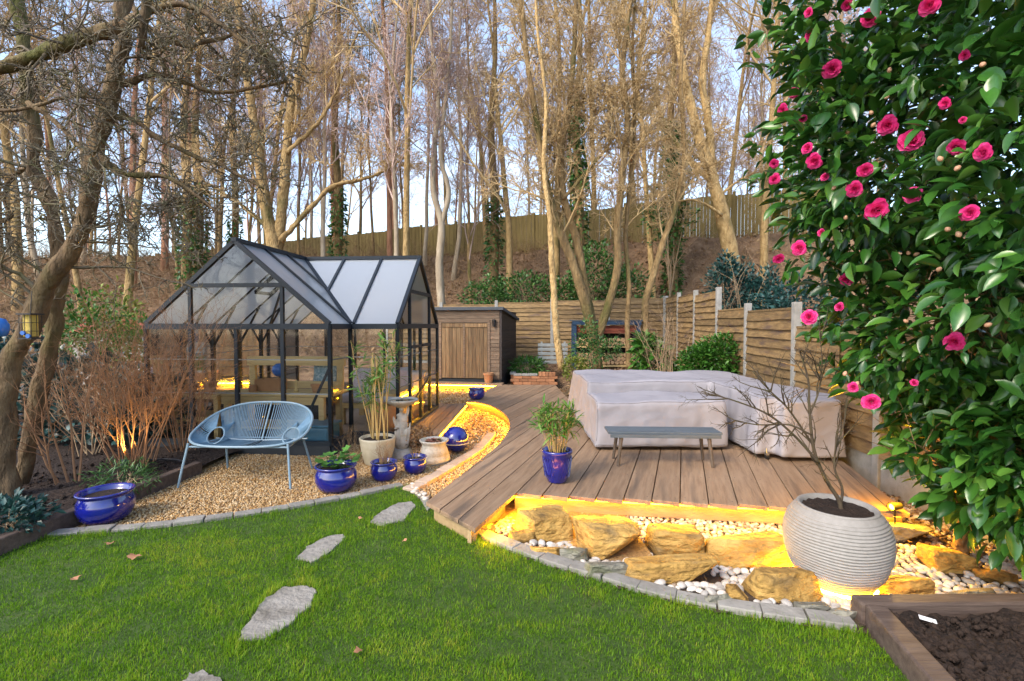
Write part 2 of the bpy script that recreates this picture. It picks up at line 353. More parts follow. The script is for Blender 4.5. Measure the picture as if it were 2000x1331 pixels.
m_upfence = M('weathered board fence', [(.1, .074, .024), (.165, .122, .042), (.215, .163, .062)], 3, .85, .3, 12, (4, 4, .4), .14)
m_cover = M('furniture cover', [(.245, .232, .25), (.275, .262, .282), (.3, .287, .308)], 3, .7, .25, 14, dist=.015, spec=.25)
m_seam = M('cover seam', [(.17, .158, .17), (.21, .196, .21)], 20, .8, .1)
m_rope = M('blue rope', [(.11, .2, .28), (.16, .27, .36)], 30, .5, .1)
m_ropef = M('blue grey tube', [(.15, .23, .29), (.2, .29, .35)], 20, .4, .02, spec=.5)
m_slatm = M('bench slats', [(.05, .065, .08), (.11, .135, .16)], 5, .5, .15, 40, (.5, 8, 8))
m_legw = M('bench leg wood', [(.06, .045, .035), (.13, .1, .075)], 6, .6, .2, 30)
m_navy = M('navy paint', [(.012, .035, .075), (.02, .055, .11)], 8, .5, .1)
m_logend = M('log ends', [(.42, .25, .12), (.6, .4, .22)], 9, .8, .2, 40, var=.2)
m_log = M('logs', [(.14, .085, .05), (.24, .16, .1)], 9, .85, .4, 30)
m_cushw = M('cushion fabric', [(.42, .38, .42), (.55, .51, .55)], 30, .9, .2, 120)
m_cushf = M('floral cushion', [(.62, .56, .54), (.6, .5, .5), (.3, .12, .16)], 38, .9, .1, 120)
m_cusht = M('teal floral cushion', [(.07, .13, .15), (.2, .3, .33), (.55, .58, .58)], 30, .9, .1, 120)
m_white = M('white plastic', [(.7, .7, .7), (.8, .8, .8)], 10, .4, 0)
m_boxb = M('blue tub', [(.05, .16, .25), (.09, .24, .34)], 6, .35, .05)
m_potx = M('ridged pot', [(.22, .205, .188), (.29, .272, .252)], 30, .7, .15, 80)
m_ball = M('topiary', [(.02, .055, .012), (.06, .11, .025)], 40, .9, .9, 60)
m_slate = M('shiny blue', [(.02, .1, .35), (.03, .14, .45)], 4, .25, 0)
m_metal = M('dull metal', [(.35, .35, .35), (.45, .45, .45)], 20, .35, .05, metal=.9)
m_black = M('black metal', [(.012, .012, .013), (.02, .02, .022)], 20, .45, .05)
m_seed = M('bird seed', [(.42, .3, .06), (.6, .45, .12)], 60, .8, .5, 90)
m_water = M('water', [(.03, .035, .02), (.05, .05, .03)], 3, .05, .02, 8, spec=.6)
m_corr = M('painted battens', [(.2, .215, .21), (.3, .32, .31)], 8, .6, .1, 30)
m_redtile = M('red roof tile', [(.2, .05, .03), (.32, .09, .05)], 10, .8, .3, 30, var=.2)
m_render = M('pale render', [(.25, .24, .21), (.34, .33, .3)], 6, .85, .2)
m_leafdry = M('dead leaf', [(.3, .13, .06), (.42, .22, .12)], 12, .7, .1, 30, var=.25)
# ------------------------------------------------------------------ terrain
def FY(x): return 19 + .47 * (10.7 - x)               # line of the board fence on top of the bank
def sstep(a, b, t):
    t = np.clip((t - a) / (b - a), 0, 1); return t * t * (3 - 2 * t)
def H(x, y):
    x = np.asarray(x, float); y = np.asarray(y, float)
    cy = np.clip(FY(x) - .9, 18.2, 25); fy = np.where(x < -6, 13.5, 15.7)
    z = -.06 + .46 * np.maximum(sstep(1.15, 1.6, x) * sstep(8.7, 9.4, y), sstep(12.0, 15, y))
    t = np.clip((y - fy) / (cy - fy), 0, 1)
    z = z + (5.1 - .4) * (t ** 1.1) + .12 * np.sin(x * 1.3 + y) * np.sin(y * 1.7 - x * .6) * (t > 0)
    return z
def hz(x, y): return float(H(x, y))
xs = np.unique(np.concatenate([np.linspace(-300, -45, 12), np.arange(-45, 32, .7), np.linspace(32, 300, 12)]))
ys = np.unique(np.concatenate([np.linspace(-60, -3, 8), np.arange(-3, 46, .45), np.linspace(46, 420, 16)]))
gx, gy = np.meshgrid(xs, ys); gz = H(gx, gy); nx, ny = len(xs), len(ys)
i, j = np.meshgrid(np.arange(nx - 1), np.arange(ny - 1)); a0 = (j * nx + i).ravel()
me = np_mesh('ground', np.stack([gx.ravel(), gy.ravel(), gz.ravel()], 1), [np.stack([a0, a0 + 1, a0 + nx + 1, a0 + nx], 1)], m_bank, True)
tag(mesh_obj('ground', me), 'brown earth ground rising into a leaf strewn bank behind the fence', 'ground', kind='structure')

# ------------------------------------------------------------------ lawn, gravel, pebble bed and soil
edgeL = [P(*p) for p in ((90, 1050), (200, 1042), (320, 1031), (430, 1017), (540, 1001), (640, 984), (720, 967), (775, 955), (803, 949))]
edgeR = [P(*p) for p in ((842, 990), (900, 1030), (960, 1064), (1040, 1095), (1100, 1116), (1170, 1136), (1240, 1158), (1320, 1178), (1400, 1195), (1480, 1208), (1560, 1220), (1690, 1238))]
lawn_poly = [Vector((-3.9, -4, 0)), Vector((-3.6, 3.1, 0))] + edgeL + [P(822, 970)] + edgeR + [Vector((1.82, 2.2, 0)), Vector((1.56, 1, 0)), Vector((.6, -4, 0))]
def sheet(name, poly, z, mat, label, cat):
    o = MB().add([(p[0], p[1], z) for p in poly], [tuple(range(len(poly)))]).build(name, mat); return tag(o, label, cat, kind='structure')
sheet('lawn', lawn_poly, .0, m_lawn, 'mown green lawn crossed by flat stepping stones', 'lawn')
gravel_poly = [(-3.62, 2.9), (-3.4, 5.15), (-4.9, 5.5), (-4.9, 6.4), (-3.4, 6.6), (-3.4, 12.2), (.6, 12.2), (1.0, 3.0)]
sheet('gravel_bed', gravel_poly, -.016, m_gravelb, 'golden gravel ground around greenhouse and pots', 'gravel bed')
peb_poly = [tuple(p.xy) for p in edgeR] + [(1.95, 2.6), (3.45, 2.6), (3.55, 3.6), (3.72, 5.2), (3.2, 5.2), (2.6, 4.2), (.1, 4.4), (-.35, 3.7), tuple(P(800, 945).xy), (-.92, 4.5)]
def dist_line(x, y, line):
    x = np.asarray(x, float); y = np.asarray(y, float); best = np.full(x.shape, 1e9)
    for a, b in zip(line[:-1], line[1:]):
        ex, ey = b[0] - a[0], b[1] - a[1]; t = np.clip(((x - a[0]) * ex + (y - a[1]) * ey) / (ex * ex + ey * ey), 0, 1)
        best = np.minimum(best, np.hypot(x - a[0] - ex * t, y - a[1] - ey * t))
    return best
def ZP(x, y):                                          # the pebble bed climbs from the lawn edging to the deck
    return .012 - .05 * sstep(.1, .5, dist_line(x, y, edgeR)) * sstep(.2, .9, np.asarray(x) + 1.0)
gx, gy = np.meshgrid(np.arange(-1.1, 3.8, .06), np.arange(2.2, 5.4, .06)); vv = np.stack([gx.ravel(), gy.ravel(), ZP(gx, gy).ravel()], 1); nx = gx.shape[1]
i, j = np.meshgrid(np.arange(nx - 1), np.arange(gx.shape[0] - 1)); a0 = (j * nx + i).ravel(); a0 = a0[inpoly(vv[a0, 0] + .03, vv[a0, 1] + .03, peb_poly)]
tag(mesh_obj('pebble_bed', np_mesh('pebble_bed', vv, [np.stack([a0, a0 + 1, a0 + nx + 1, a0 + nx], 1)], m_pebb, True)), 'damp earth under the pebbles and rocks beside the deck', 'pebble bed', kind='structure')
soilL = MB(); n = 26                                  # left border: lumpy soil
gx, gy = np.meshgrid(np.linspace(-9, -3.6, 40), np.linspace(1.2, 13, 60)); rs = np.random.default_rng(3)
gx = gx + (gy - 3.24) * .097 * sstep(-6, -3.6, gx); gz = .07 + rs.normal(size=gx.shape) * .012
i, j = np.meshgrid(np.arange(39), np.arange(59)); a0 = (j * 40 + i).ravel()
tag(mesh_obj('soil_border', np_mesh('soil_border', np.stack([gx.ravel(), gy.ravel(), gz.ravel()], 1), [np.stack([a0, a0 + 1, a0 + 41, a0 + 40], 1)], m_soil, True)), 'dark soil border under the leaning tree and bare shrub', 'soil', kind='structure')
gx, gy = np.meshgrid(np.linspace(1.5, 3.6, 60), np.linspace(.9, 2.52, 50)); gz = .07 + rs.normal(size=gx.shape) * .014 + .02 * np.sin(gx * 9) * np.sin(gy * 11)
gx = gx + .237 * (gy - 2.52) + .4
i, j = np.meshgrid(np.arange(59), np.arange(49)); a0 = (j * 60 + i).ravel()
tag(mesh_obj('soil_bed', np_mesh('soil_bed', np.stack([gx.ravel(), gy.ravel(), gz.ravel()], 1), [np.stack([a0, a0 + 1, a0 + 61, a0 + 60], 1)], m_soil, True)), 'freshly dug dark soil inside the timber edged bed', 'soil', kind='structure')
# clods of soil in both beds
TO = np.array([(1, 0, 0), (-1, 0, 0), (0, 1, 0), (0, -1, 0), (0, 0, 1), (0, 0, -1)], float) * 1.0
TOF = np.array([(0, 2, 4), (2, 1, 4), (1, 3, 4), (3, 0, 4), (2, 0, 5), (1, 2, 5), (3, 1, 5), (0, 3, 5)])
def rot_rand(rng, n): return frames(rng.normal(size=(n, 3)), rng)
def ico(sub):
    bm = bmesh.new(); bmesh.ops.create_icosphere(bm, subdivisions=sub, radius=1); V = np.array([v.co[:] for v in bm.verts]); F = np.array([[v.index for v in f.verts] for f in bm.faces]); bm.free(); return V, F
IV, IF = ico(1); IV2, IF2 = ico(2)
rng = np.random.default_rng(11)
def clods(name, n, xr, yr, shear, z, label, s0=.004, s1=.022):
    y = rng.uniform(*yr, n); x = rng.uniform(*xr, n) + shear * (y - yr[1]); s = s0 + (s1 - s0) * rng.random(n) ** 3
    V, F, o = scatter(IV + rng.normal(size=IV.shape) * .18, [IF], np.stack([x, y, z + s * .2], 1), rot_rand(rng, n), s[:, None] * rng.uniform(.6, 1.3, (n, 3)))
    tag(mesh_obj(name, np_mesh(name, V, F, m_soilc)), label, 'soil', kind='stuff')
clods('soil_crumbs', 5200, (1.95, 3.5), (1.2, 2.48), .237, .075, 'loose crumbs of dark soil in the timber edged bed')
clods('soil_crumbs', 1500, (-5.2, -3.55), (3.0, 6.0), .097, .07, 'loose crumbs of dark soil in the shady border')

# sleepers
def sleeper(a, b, w, z0, z1, label):
    mb = MB(); a = Vector(a); b = Vector(b); d = (b - a).normalized(); n = 10; x = Vector((d.y, -d.x, 0))
    mb.beam((a.x, a.y, (z0 + z1) / 2), (b.x, b.y, (z0 + z1) / 2), w, z1 - z0)
    o = mb.build('timber_sleeper', m_sleeper, bevel=.012); return tag(o, label, 'sleeper')
sleeper((-3.79, 1.3, 0), (-3.4, 5.2, 0), .09, -.05, .12, 'long weathered timber sleeper edging the shady soil border')
sleeper((1.925, 2.51, 0), (1.58, 1.0, 0), .105, -.05, .12, 'timber sleeper running beside the lawn edge of the dug bed')
sleeper((1.86, 2.565, 0), (3.5, 2.585, 0), .1, -.05, .122, 'timber sleeper between the white pebbles and the dug bed')

# stepping stones
def flag_stone(pix, z0, z1, label, n=5):
    c = [P(*p) for p in pix]; rr = random.Random(len(label)); pts = []
    for i in range(len(c)):
        a, b = c[i], c[(i + 1) % len(c)]
        for k in range(n):
            q = a.lerp(b, k / n); pts.append((q.x + rr.uniform(-.012, .012), q.y + rr.uniform(-.012, .012)))
    return tag(MB().prism(pts, z0, z1).build('stepping_stone', m_slab, bevel=.006), label, 'stepping stone', 'stepping stones across the lawn')
flag_stone(((722, 1022), (745, 1000), (780, 984), (806, 982), (812, 990), (790, 1018), (750, 1028)), -.03, .013, 'pale stepping stone against the corner of the paved edging')
flag_stone(((575, 1094), (600, 1070), (640, 1050), (672, 1046), (674, 1054), (650, 1078), (612, 1101)), -.03, .013, 'small pointed pale stepping stone alone in the grass')
flag_stone(((463, 1256), (490, 1208), (520, 1172), (552, 1150), (600, 1148), (618, 1155), (608, 1185), (570, 1220), (520, 1250)), -.03, .013, 'large cracked pale stepping stone with a fissure across it')
flag_stone(((352, 1340), (370, 1322), (395, 1314), (420, 1325), (450, 1350), (390, 1372)), -.03, .013, 'pale stepping stone with a blunt end in the open lawn')

# paved edging, stone by stone
def resample(pts, step):
    out = [Vector(pts[0])]; acc = 0
    for a, b in zip(pts[:-1], pts[1:]):
        L = (b - a).length; t = step - acc
        while t < L: out.append(a.lerp(b, t / L)); t += step
        acc = (acc + L) % step
    return out
def edging(name, line, step, w, mat, label, ztop, seed):
    root = thing(name, label, 'edging', line[0]); rr = random.Random(seed); q = resample(path_pts(line, 6), step)
    root.location = (0, 0, 0)
    for a, b in zip(q[:-1], q[1:]):
        d = (b - a).normalized(); nrm = Vector((-d.y, d.x, 0)); g = .004
        zt = ztop + rr.uniform(-.006, .006); wi = w * rr.uniform(.92, 1.06)
        c = [a + d * g, b - d * g, b - d * g + nrm * wi, a + d * g + nrm * wi]
        MB().prism([(p.x + rr.uniform(-.004, .004), p.y + rr.uniform(-.004, .004)) for p in c], -.06, zt).build('paver', mat, root, bevel=.006)
    return root
edging('paved_edging', edgeL, .21, .10, m_sett, 'row of grey stone setts between the gravel and the lawn', .028, 1)
edging('paved_edging', edgeR, .225, .105, m_sett, 'curving row of grey stone setts between lawn and pebbles', .035, 2)
edgeB = [P(*p) for p in ((806, 962), (838, 947), (880, 922), (915, 900), (948, 876), (972, 846))]
edging('paved_edging', edgeB, .21, .13, m_brickp, 'row of buff brick pavers along the gravel inset by the deck', .03, 3)
tag(MB().prism([tuple(P(*p).xy) for p in ((806, 950), (838, 978), (850, 990), (835, 1000), (820, 975), (800, 960))], -.05, .018).build('corner_slab', m_slab, bevel=.006), 'small cut paving slab at the corner of the edging', 'slab')

# ------------------------------------------------------------------ deck
ZD = .15; KD = (CAMZ - ZD) / 1.38
dd = Vector((.355, 1, 0)).normalized(); dv = Vector((dd.y, -dd.x, 0))
curve = [P(*p, ZD) for p in ((910, 783), (935, 786), (960, 793), (984, 807), (995, 824), (993, 842), (975, 868), (940, 897), (890, 936), (832, 981))]
A, B, C, D = curve[-1], P(930, 1034, ZD), P(1003, 964, ZD), P(1775, 1002, ZD)
deck_poly = [B, C, D, P(1668, 915, ZD), Vector((3.62, 5.6, ZD)), Vector((3.85, 8.6, ZD)), Vector((1.12, 8.75, ZD)), P(1085, 752, ZD), P(1003, 752, ZD), P(975, 751, ZD), P(958, 758, ZD), P(945, 768, ZD)] + [Vector(p) for p in path_pts(curve, 5)]
deck = thing('deck', 'weathered wooden deck of wide parallel boards with lit curved edge', 'deck')
def crossings(v):                                       # where the line at sideways offset v meets the outline
    us = []
    for k in range(len(deck_poly)):
        a, b = deck_poly[k], deck_poly[(k + 1) % len(deck_poly)]; va, vb = a.dot(dv), b.dot(dv)
        if (va > v) != (vb > v): us.append(a.dot(dd) + (b.dot(dd) - a.dot(dd)) * (v - va) / (vb - va))
    us.sort(); return list(zip(us[::2], us[1::2]))
vmin = min(p.dot(dv) for p in deck_poly); vmax = max(p.dot(dv) for p in deck_poly); BW = .222
screws = []; rr = random.Random(5); k = 0; deck_rot = math.atan2(dv.y, dv.x)
while vmin + k * BW < vmax:
    v0 = vmin + k * BW + .004; v1 = vmin + (k + 1) * BW - .004; k += 1
    vs = [v0 + (v1 - v0) * t / 6 for t in range(7)]; rows = [crossings(v) for v in vs]; used = [set() for _ in rows]
    for i0 in range(7):
        for s0, iv in enumerate(rows[i0]):
            if s0 in used[i0]: continue
            chain = [(vs[i0], iv)]; used[i0].add(s0); last = iv
            for i1 in range(i0 + 1, 7):
                best = None
                for s1, jv in enumerate(rows[i1]):
                    if s1 not in used[i1] and min(last[1], jv[1]) - max(last[0], jv[0]) > .02: best = (s1, jv); break
                if not best: break
                used[i1].add(best[0]); chain.append((vs[i1], best[1])); last = best[1]
            if len(chain) < 2: continue
            u0 = [c[1][0] for c in chain]; u1 = [c[1][1] for c in chain]
            if max(u0) - min(u0) < .075: m = sum(u0) / len(u0) - rr.uniform(0, .018); u0 = [m] * len(u0)
            pts = [(c[0], u) for c, u in zip(chain, u0)] + [(c[0], u) for c, u in zip(chain[::-1], u1[::-1])]
            pts = [p for q, p in enumerate(pts) if (Vector(p) - Vector(pts[q - 1])).length > 1e-4]
            if len(pts) < 3: continue
            zj = rr.uniform(-.0025, .0025)
            MB().prism(pts, -.034 + zj, zj).build('board', m_deck, deck, bevel=.004, loc=(0, 0, ZD), rz=deck_rot)
            for us in np.arange(min(u0) + .09, max(u1), .62):          # pairs of screw heads over the joists
                for vv_ in (chain[0][0] + .035, chain[-1][0] - .035):
                    if min(u0) < us < max(u1) and abs(us - .09 - min(u0)) < 6: screws.append((vv_, us, zj))
inside_ = inpoly(np.array([(dv * s[0] + dd * s[1]).x for s in screws]), np.array([(dv * s[0] + dd * s[1]).y for s in screws]), deck_poly)
mb = MB()
for s, ok in zip(screws, inside_):
    if ok: mb.add([(s[0] + .006 * math.cos(a), s[1] + .006 * math.sin(a), s[2] + .0012) for a in np.linspace(0, 6.2832, 7)[:-1]], [tuple(range(6))])
tag(mb.build('screws', m_black, deck, loc=(0, 0, ZD), rz=deck_rot), kind='stuff')
def ribbon(line, off, z0, z1, th):
    """upright strip following a line, shifted sideways by off"""
    mb = MB(); n = len(line); L = []
    for i, p in enumerate(line):
        t = (line[min(i + 1, n - 1)] - line[max(i - 1, 0)]).normalized(); nr = Vector((-t.y, t.x, 0)); L.append((p + nr * off, p + nr * (off + th)))
    vs = []
    for a, b in L: vs += [(a.x, a.y, z0), (b.x, b.y, z0), (b.x, b.y, z1), (a.x, a.y, z1)]
    fs = []
    for i in range(n - 1):
        q = i * 4
        for s in range(4): fs.append((q + s, q + (s + 1) % 4, q + 4 + (s + 1) % 4, q + 4 + s))
    fs += [(0, 1, 2, 3), (4 * n - 4, 4 * n - 1, 4 * n - 2, 4 * n - 3)]
    return mb.add(vs, fs)
def lit_edge(line, side, part, wpm=8., step=8, dn=.3):
    """fascia board with an LED strip tucked under the overhanging boards; side +1 when the deck lies to the left"""
    ribbon(line, side * .075, -.02, ZD - .042, side * .03).build('fascia', m_fascia, deck)
    ribbon(line, side * .030, ZD - .048, ZD - .039, side * .012).build('light_strip', part, deck)
    n = len(line)
    for i in range(0, n - 1, step):
        a, b = line[i], line[min(i + step, n - 1)]; t = (b - a).normalized(); nr = Vector((-t.y, t.x, 0)) * side
        strip_light((a + nr * .036) * 1 - Vector((0, 0, a.z - ZD + .05)), (b + nr * .036) - Vector((0, 0, b.z - ZD + .05)), -nr, dn, wpm * (b - a).length, deck, 130 if dn < .2 else 150)
cv = [Vector(p) for p in path_pts(curve, 5)]
m_ledd = emit('deck led', LED, 10); m_ledc = emit('curve led', LED, 16)
lit_edge([C.lerp(D, t / 8) for t in range(9)], 1, m_ledd, 10., 8, .0)
lit_edge([B.lerp(C, .1 + .9 * t / 4) for t in range(5)], 1, m_ledd)
lit_edge(cv[:-6], 1, m_ledc, 2.6, 4, .5)
ribbon([A.lerp(B, .06), A.lerp(B, .84)], .05, -.02, ZD - .04, .03).build('fascia', m_fascia, deck)
# greenhouse step with its own boards
plat = thing('timber_step', 'low weathered timber step of narrow boards beside the greenhouse', 'step')
pl0, pl1 = P(850, 858, .12), P(912, 789, .12)
pd = (pl1 - pl0); pL = pd.length; pd.normalize(); px_ = Vector((pd.y, -pd.x, 0))
for q in range(4):
    a = pl0 - px_ * (.07 + q * .14); MB().beam(a + Vector((0, 0, -.015)), a + pd * (pL + .02 * (q % 2)) + Vector((0, 0, -.015)), .133, .03).build('board', m_deck, plat, bevel=.004)
MB().beam(pl0 - px_ * .035 + Vector((0, 0, -.08)), pl1 - px_ * .035 + Vector((0, 0, -.08)), .03, .095).build('fascia', m_fascia, plat)
strip_light(pl0 + Vector((0, 0, -.05)), pl1 + Vector((0, 0, -.05)), px_, .5, 6, plat)
MB().beam(pl0 + px_ * -.006 + Vector((0, 0, -.04)), pl1 + px_ * -.006 + Vector((0, 0, -.04)), .01, .012).build('light_strip', m_ledc, plat)

# ------------------------------------------------------------------ garden fences
rs = np.random.default_rng(8)
def slat_mesh(L, Hh):
    n = 12; xs_ = np.linspace(0, L, n); wob = .009 * np.sin(xs_ * rs.uniform(2, 5) + rs.uniform(0, 6)) + rs.normal(size=n) * .003
    V = []
    for x, w in zip(xs_, wob): V += [(x, -.046, w), (x, -.022, w), (x, .004, Hh), (x, -.01, Hh)]
    F = []
    for i in range(n - 1):
        for s in range(4): F.append((i * 4 + s, (i + 1) * 4 + s, (i + 1) * 4 + (s + 1) % 4, i * 4 + (s + 1) % 4))
    F += [(0, 1, 2, 3), (4 * n - 1, 4 * n - 2, 4 * n - 3, 4 * n - 4)]
    return MB().add(V, F).mesh('slat')
slats = [slat_mesh(1.0, .175) for _ in range(7)]
def fence(name, posts, tops, bases, label, face, gb=None, ptop=.07):
    """posts: XY points; tops/bases per bay; face: which side the lapped face looks to"""
    root = thing(name, label, 'fence')
    for i, p in enumerate(posts):
        t = max(tops[max(i - 1, 0)], tops[min(i, len(tops) - 1)]) + ptop; b = min(bases[max(i - 1, 0)], bases[min(i, len(bases) - 1)])
        d = (Vector(posts[min(i + 1, len(posts) - 1)]) - Vector(posts[max(i - 1, 0)])).to_2d()
        MB().box((p[0], p[1], (b - .1 + t) / 2), (.1, .1, t - b + .1), math.atan2(d.y, d.x)).build('post', m_conc, root, bevel=.008)
    for i in range(len(posts) - 1):
        a, b = Vector(posts[i]).to_2d(), Vector(posts[i + 1]).to_2d(); d = (b - a).normalized(); L = (b - a).length - .104
        a = a + d * .052; ang = math.atan2(d.y, d.x); z = bases[i]; top = tops[i]; nr = Vector((-d.y, d.x))
        if gb and gb[i]:
            c = a + d * L / 2; MB().box((c.x, c.y, z + gb[i] / 2 - .05), (L, .045, gb[i] + .1), ang).build('gravel_board', m_conc, root, bevel=.006); z += gb[i]
        n = max(3, round((top - z - .03) / .135)); hh = (top - .03 - z) / n
        for k in range(n):
            o = mesh_obj('slat', slats[(i * 3 + k * 5) % 7], m_lap, root); o.location = (a.x, a.y, z + k * hh); o.rotation_euler = (0, 0, ang)
            o.scale = (L, face, (hh + .022) / .175); o.location += Vector((nr.x, nr.y, 0)) * (.004 * (k % 2) * -face)
        c = a + d * L / 2; MB().box((c.x, c.y, top - .012), (L, .05, .03), ang).build('capping', m_lap, root)
    return root
fb, fd = Vector((3.68, 4.795)), Vector((.106, 1.0))
tt = [-3.6, -1.78, 0, 1.78, 3.52, 5.1, 6.81, 8.5, 10.1]
fence('panel_fence', [fb + fd * t for t in tt], [1.5, 1.56, 1.58, 1.84, 1.9, 2.3, 2.36, 2.42], [0, 0, 0, .02, .08, .2, .34, .38],
      'brown lapped panel fence with pale concrete posts and gravel boards beside the deck', -1, [.28, .28, .28, .28, .28, .2, .15, .15])
corner = fb + fd * 10.1
fence('panel_fence', [corner + Vector((-.02, .12)) + Vector((-1.74, .06)) * k for k in range(6)][0:6], [2.42, 2.36, 2.3, 2.24, 2.18], [.4] * 5,
      'sunlit lapped panel fence across the end of the garden behind the log store', -1, [.1] * 5)
# board fence along the top of the bank
up = thing('board_fence', 'tall yellowish close board fence along the top of the bank', 'fence')
bx = 13.0; pw = 2.2
while bx > -27:
    a = Vector((bx, FY(bx))); b = Vector((bx - pw * .905, FY(bx - pw * .905))); d = (b - a).normalized(); nr = Vector((-d.y, d.x)); mb = MB(); ang = math.atan2(d.y, d.x)
    zt = 6.9 + .05 * math.sin(bx); n = 17
    for q in range(n):
        c = a + d * (b - a).length * (q + .5) / n; h = zt - 5.0 + rs.normal() * .012
        mb.box((c.x + nr.x * .012 * (q % 2), c.y + nr.y * .012 * (q % 2), 5.0 + h / 2), ((b - a).length / n * .97, .02, h), ang)
    tag(mb.build('panel', m_upfence, up), kind='stuff')
    MB().box((a.x, a.y, 5.9), (.12, .12, 2.2), ang).build('post', m_upfence, up)
    bx -= pw * .905
# ------------------------------------------------------------------ greenhouse (local x to the right along the front gable, y into depth)
GW, GD, GE, GR = 2.4, 3.6, 1.6, 2.62
wy0, wy1, wx1 = .6, 2.8, 3.05; wym = (wy0 + wy1) / 2
GH = thing('greenhouse', 'dark framed glass greenhouse with milky gabled roof and side wing', 'greenhouse', (-4.615, 6.10, 0), -.085)
GHM = Matrix.Translation((-4.615, 6.10, 0)) @ Matrix.Rotation(-.085, 4, 'Z')
def gbar(name, a, b, w=.045, h=.045): return MB().beam(a, b, w, h).build(name, m_alu, GH)
def clip(poly, a, b, c):
    out = []
    for i in range(len(poly)):
        p, q = poly[i], poly[(i + 1) % len(poly)]; fp, fq = a * p[0] + b * p[1] - c, a * q[0] + b * q[1] - c
        if fp <= 0: out.append(p)
        if (fp < 0 < fq) or (fq < 0 < fp): t = fp / (fp - fq); out.append((p[0] + (q[0] - p[0]) * t, p[1] + (q[1] - p[1]) * t))
    return out
zmain = lambda x, y: GR - abs(x - GW / 2) * (GR - GE) / (GW / 2)
zwing = lambda x, y: GR - abs(y - wym) * (GR - GE) / (wym - wy0)
def roof_panel(poly, zf):
    if len(poly) < 3: return
    mb = MB(); n = len(poly); top = [(x, y, zf(x, y) + .012) for x, y in poly]; bot = [(x, y, zf(x, y)) for x, y in poly]
    mb.add(bot + top, [tuple(range(n - 1, -1, -1)), tuple(range(n, 2 * n))] + [(i, (i + 1) % n, n + (i + 1) % n, n + i) for i in range(n)])
    mb.build('roof_panel', m_roofpc, GH)
def split(poly, ax, cuts, zf, raft=True):
    for c0, c1 in zip(cuts[:-1], cuts[1:]):
        a = (-1, 0) if ax == 0 else (0, -1); q = clip(poly, *a, -c0 - .012); q = clip(q, -a[0], -a[1], c1 - .012); roof_panel(q, zf)
J = (GW / 2, wym); vly = lambda x: wy0 + (GW - x) / (GW / 2) * (wym - wy0)
front_r = [(GW / 2, 0), (GW, 0), (GW, wy0), J]
split(front_r, 1, [0, .6, 1.15, 1.7], zmain)
split([(GW, wy0), (wx1, wy0), (wx1, wym), J], 0, [1.2, 1.85, 2.45, 3.05], zwing)
split([(GW, wy1), J, (wx1, wym), (wx1, wy1)], 0, [1.2, 1.85, 2.45, 3.05], zwing)
split([J, (GW, wy1), (GW, GD), (GW / 2, GD)], 1, [1.7, 2.4, 3.0, 3.6], zmain)
split([(0, 0), (GW / 2, 0), (GW / 2, GD), (0, GD)], 1, [0, .6, 1.2, 1.8, 2.4, 3.0, 3.6], zmain)
def raf(p, q, zf, w=.035): gbar('rafter', (p[0], p[1], zf(*p) + .015), (q[0], q[1], zf(*q) + .015), w, .05)
for y in (0, .6, 1.2, 1.8, 2.4, 3.0, 3.6): raf((0, y), (GW / 2, y), zmain, .05 if y in (0, 3.6) else .035)
raf((GW / 2, 0), (GW, 0), zmain, .05); raf((GW / 2, .6), (GW, .6), zmain); raf((GW / 2, 3.6), (GW, 3.6), zmain, .05); raf((GW / 2, 1.15), (1.8, 1.15), zmain)
raf(J, (GW, wy0), zmain, .05); raf(J, (GW, wy1), zmain, .05)
raf((1.85, vly(1.85)), (1.85, wym), zwing); raf((2.45, wy0), (2.45, wym), zwing); raf((wx1, wy0), (wx1, wym), zwing, .05); raf((wx1, wy1), (wx1, wym), zwing, .05); raf((2.45, wy1), (2.45, wym), zwing)
gbar('ridge', (GW / 2, -.03, GR + .03), (GW / 2, GD, GR + .03), .07, .05); gbar('ridge', (GW / 2, wym, GR + .028), (wx1 + .03, wym, GR + .028), .07, .05)
foot = [(0, 0), (GW, 0), (GW, wy0), (wx1, wy0), (wx1, wy1), (GW, wy1), (GW, GD), (0, GD)]
for p, q in zip(foot, foot[1:] + foot[:1]):
    gbar('eave_beam', (*p, GE - .02), (*q, GE - .02), .06, .07); gbar('sill', (*p, .14), (*q, .14), .05, .05)
    MB().beam((*p, .05), (*q, .05), .07, .13).build('plinth', m_base, GH)
def wall(p, q, n, gable=None):
    p, q = Vector(p), Vector(q)
    for k in range(n + 1):
        c = p.lerp(q, k / n); gbar('post', (c.x, c.y, .1), (c.x, c.y, GE), .045, .045)
    for k in range(n):
        a, b = p.lerp(q, (k + .04) / n), p.lerp(q, (k + .96) / n); d = (b - a).normalized(); nr = Vector((-d.y, d.x)) * .002
        MB().add([(a.x - nr.x, a.y - nr.y, .16), (b.x - nr.x, b.y - nr.y, .16), (b.x - nr.x, b.y - nr.y, GE - .05), (a.x - nr.x, a.y - nr.y, GE - .05)], [(0, 1, 2, 3)]).build('pane', m_wallpc, GH)
    for z in (.75, 1.17):
        MB().beam((p.x, p.y, z), (q.x, q.y, z), .012, .014).build('glazing_joint', m_strip, GH)
    if gable:
        a, b = p.lerp(q, .02), p.lerp(q, .98); m = (p + q) / 2
        MB().add([(a.x, a.y, GE + .02), (b.x, b.y, GE + .02), (m.x, m.y, GR - .02)], [(0, 1, 2)]).build('gable_pane', m_wallpc, GH)
        c, e = p.lerp(q, .25), p.lerp(q, .75); zc = GE + .5 * (GR - GE) - .02
        gbar('collar', (c.x, c.y, zc), (e.x, e.y, zc), .045, .05); gbar('post', (c.x, c.y, GE), (c.x, c.y, zc), .04, .04); gbar('post', (e.x, e.y, GE), (e.x, e.y, zc), .04, .04)
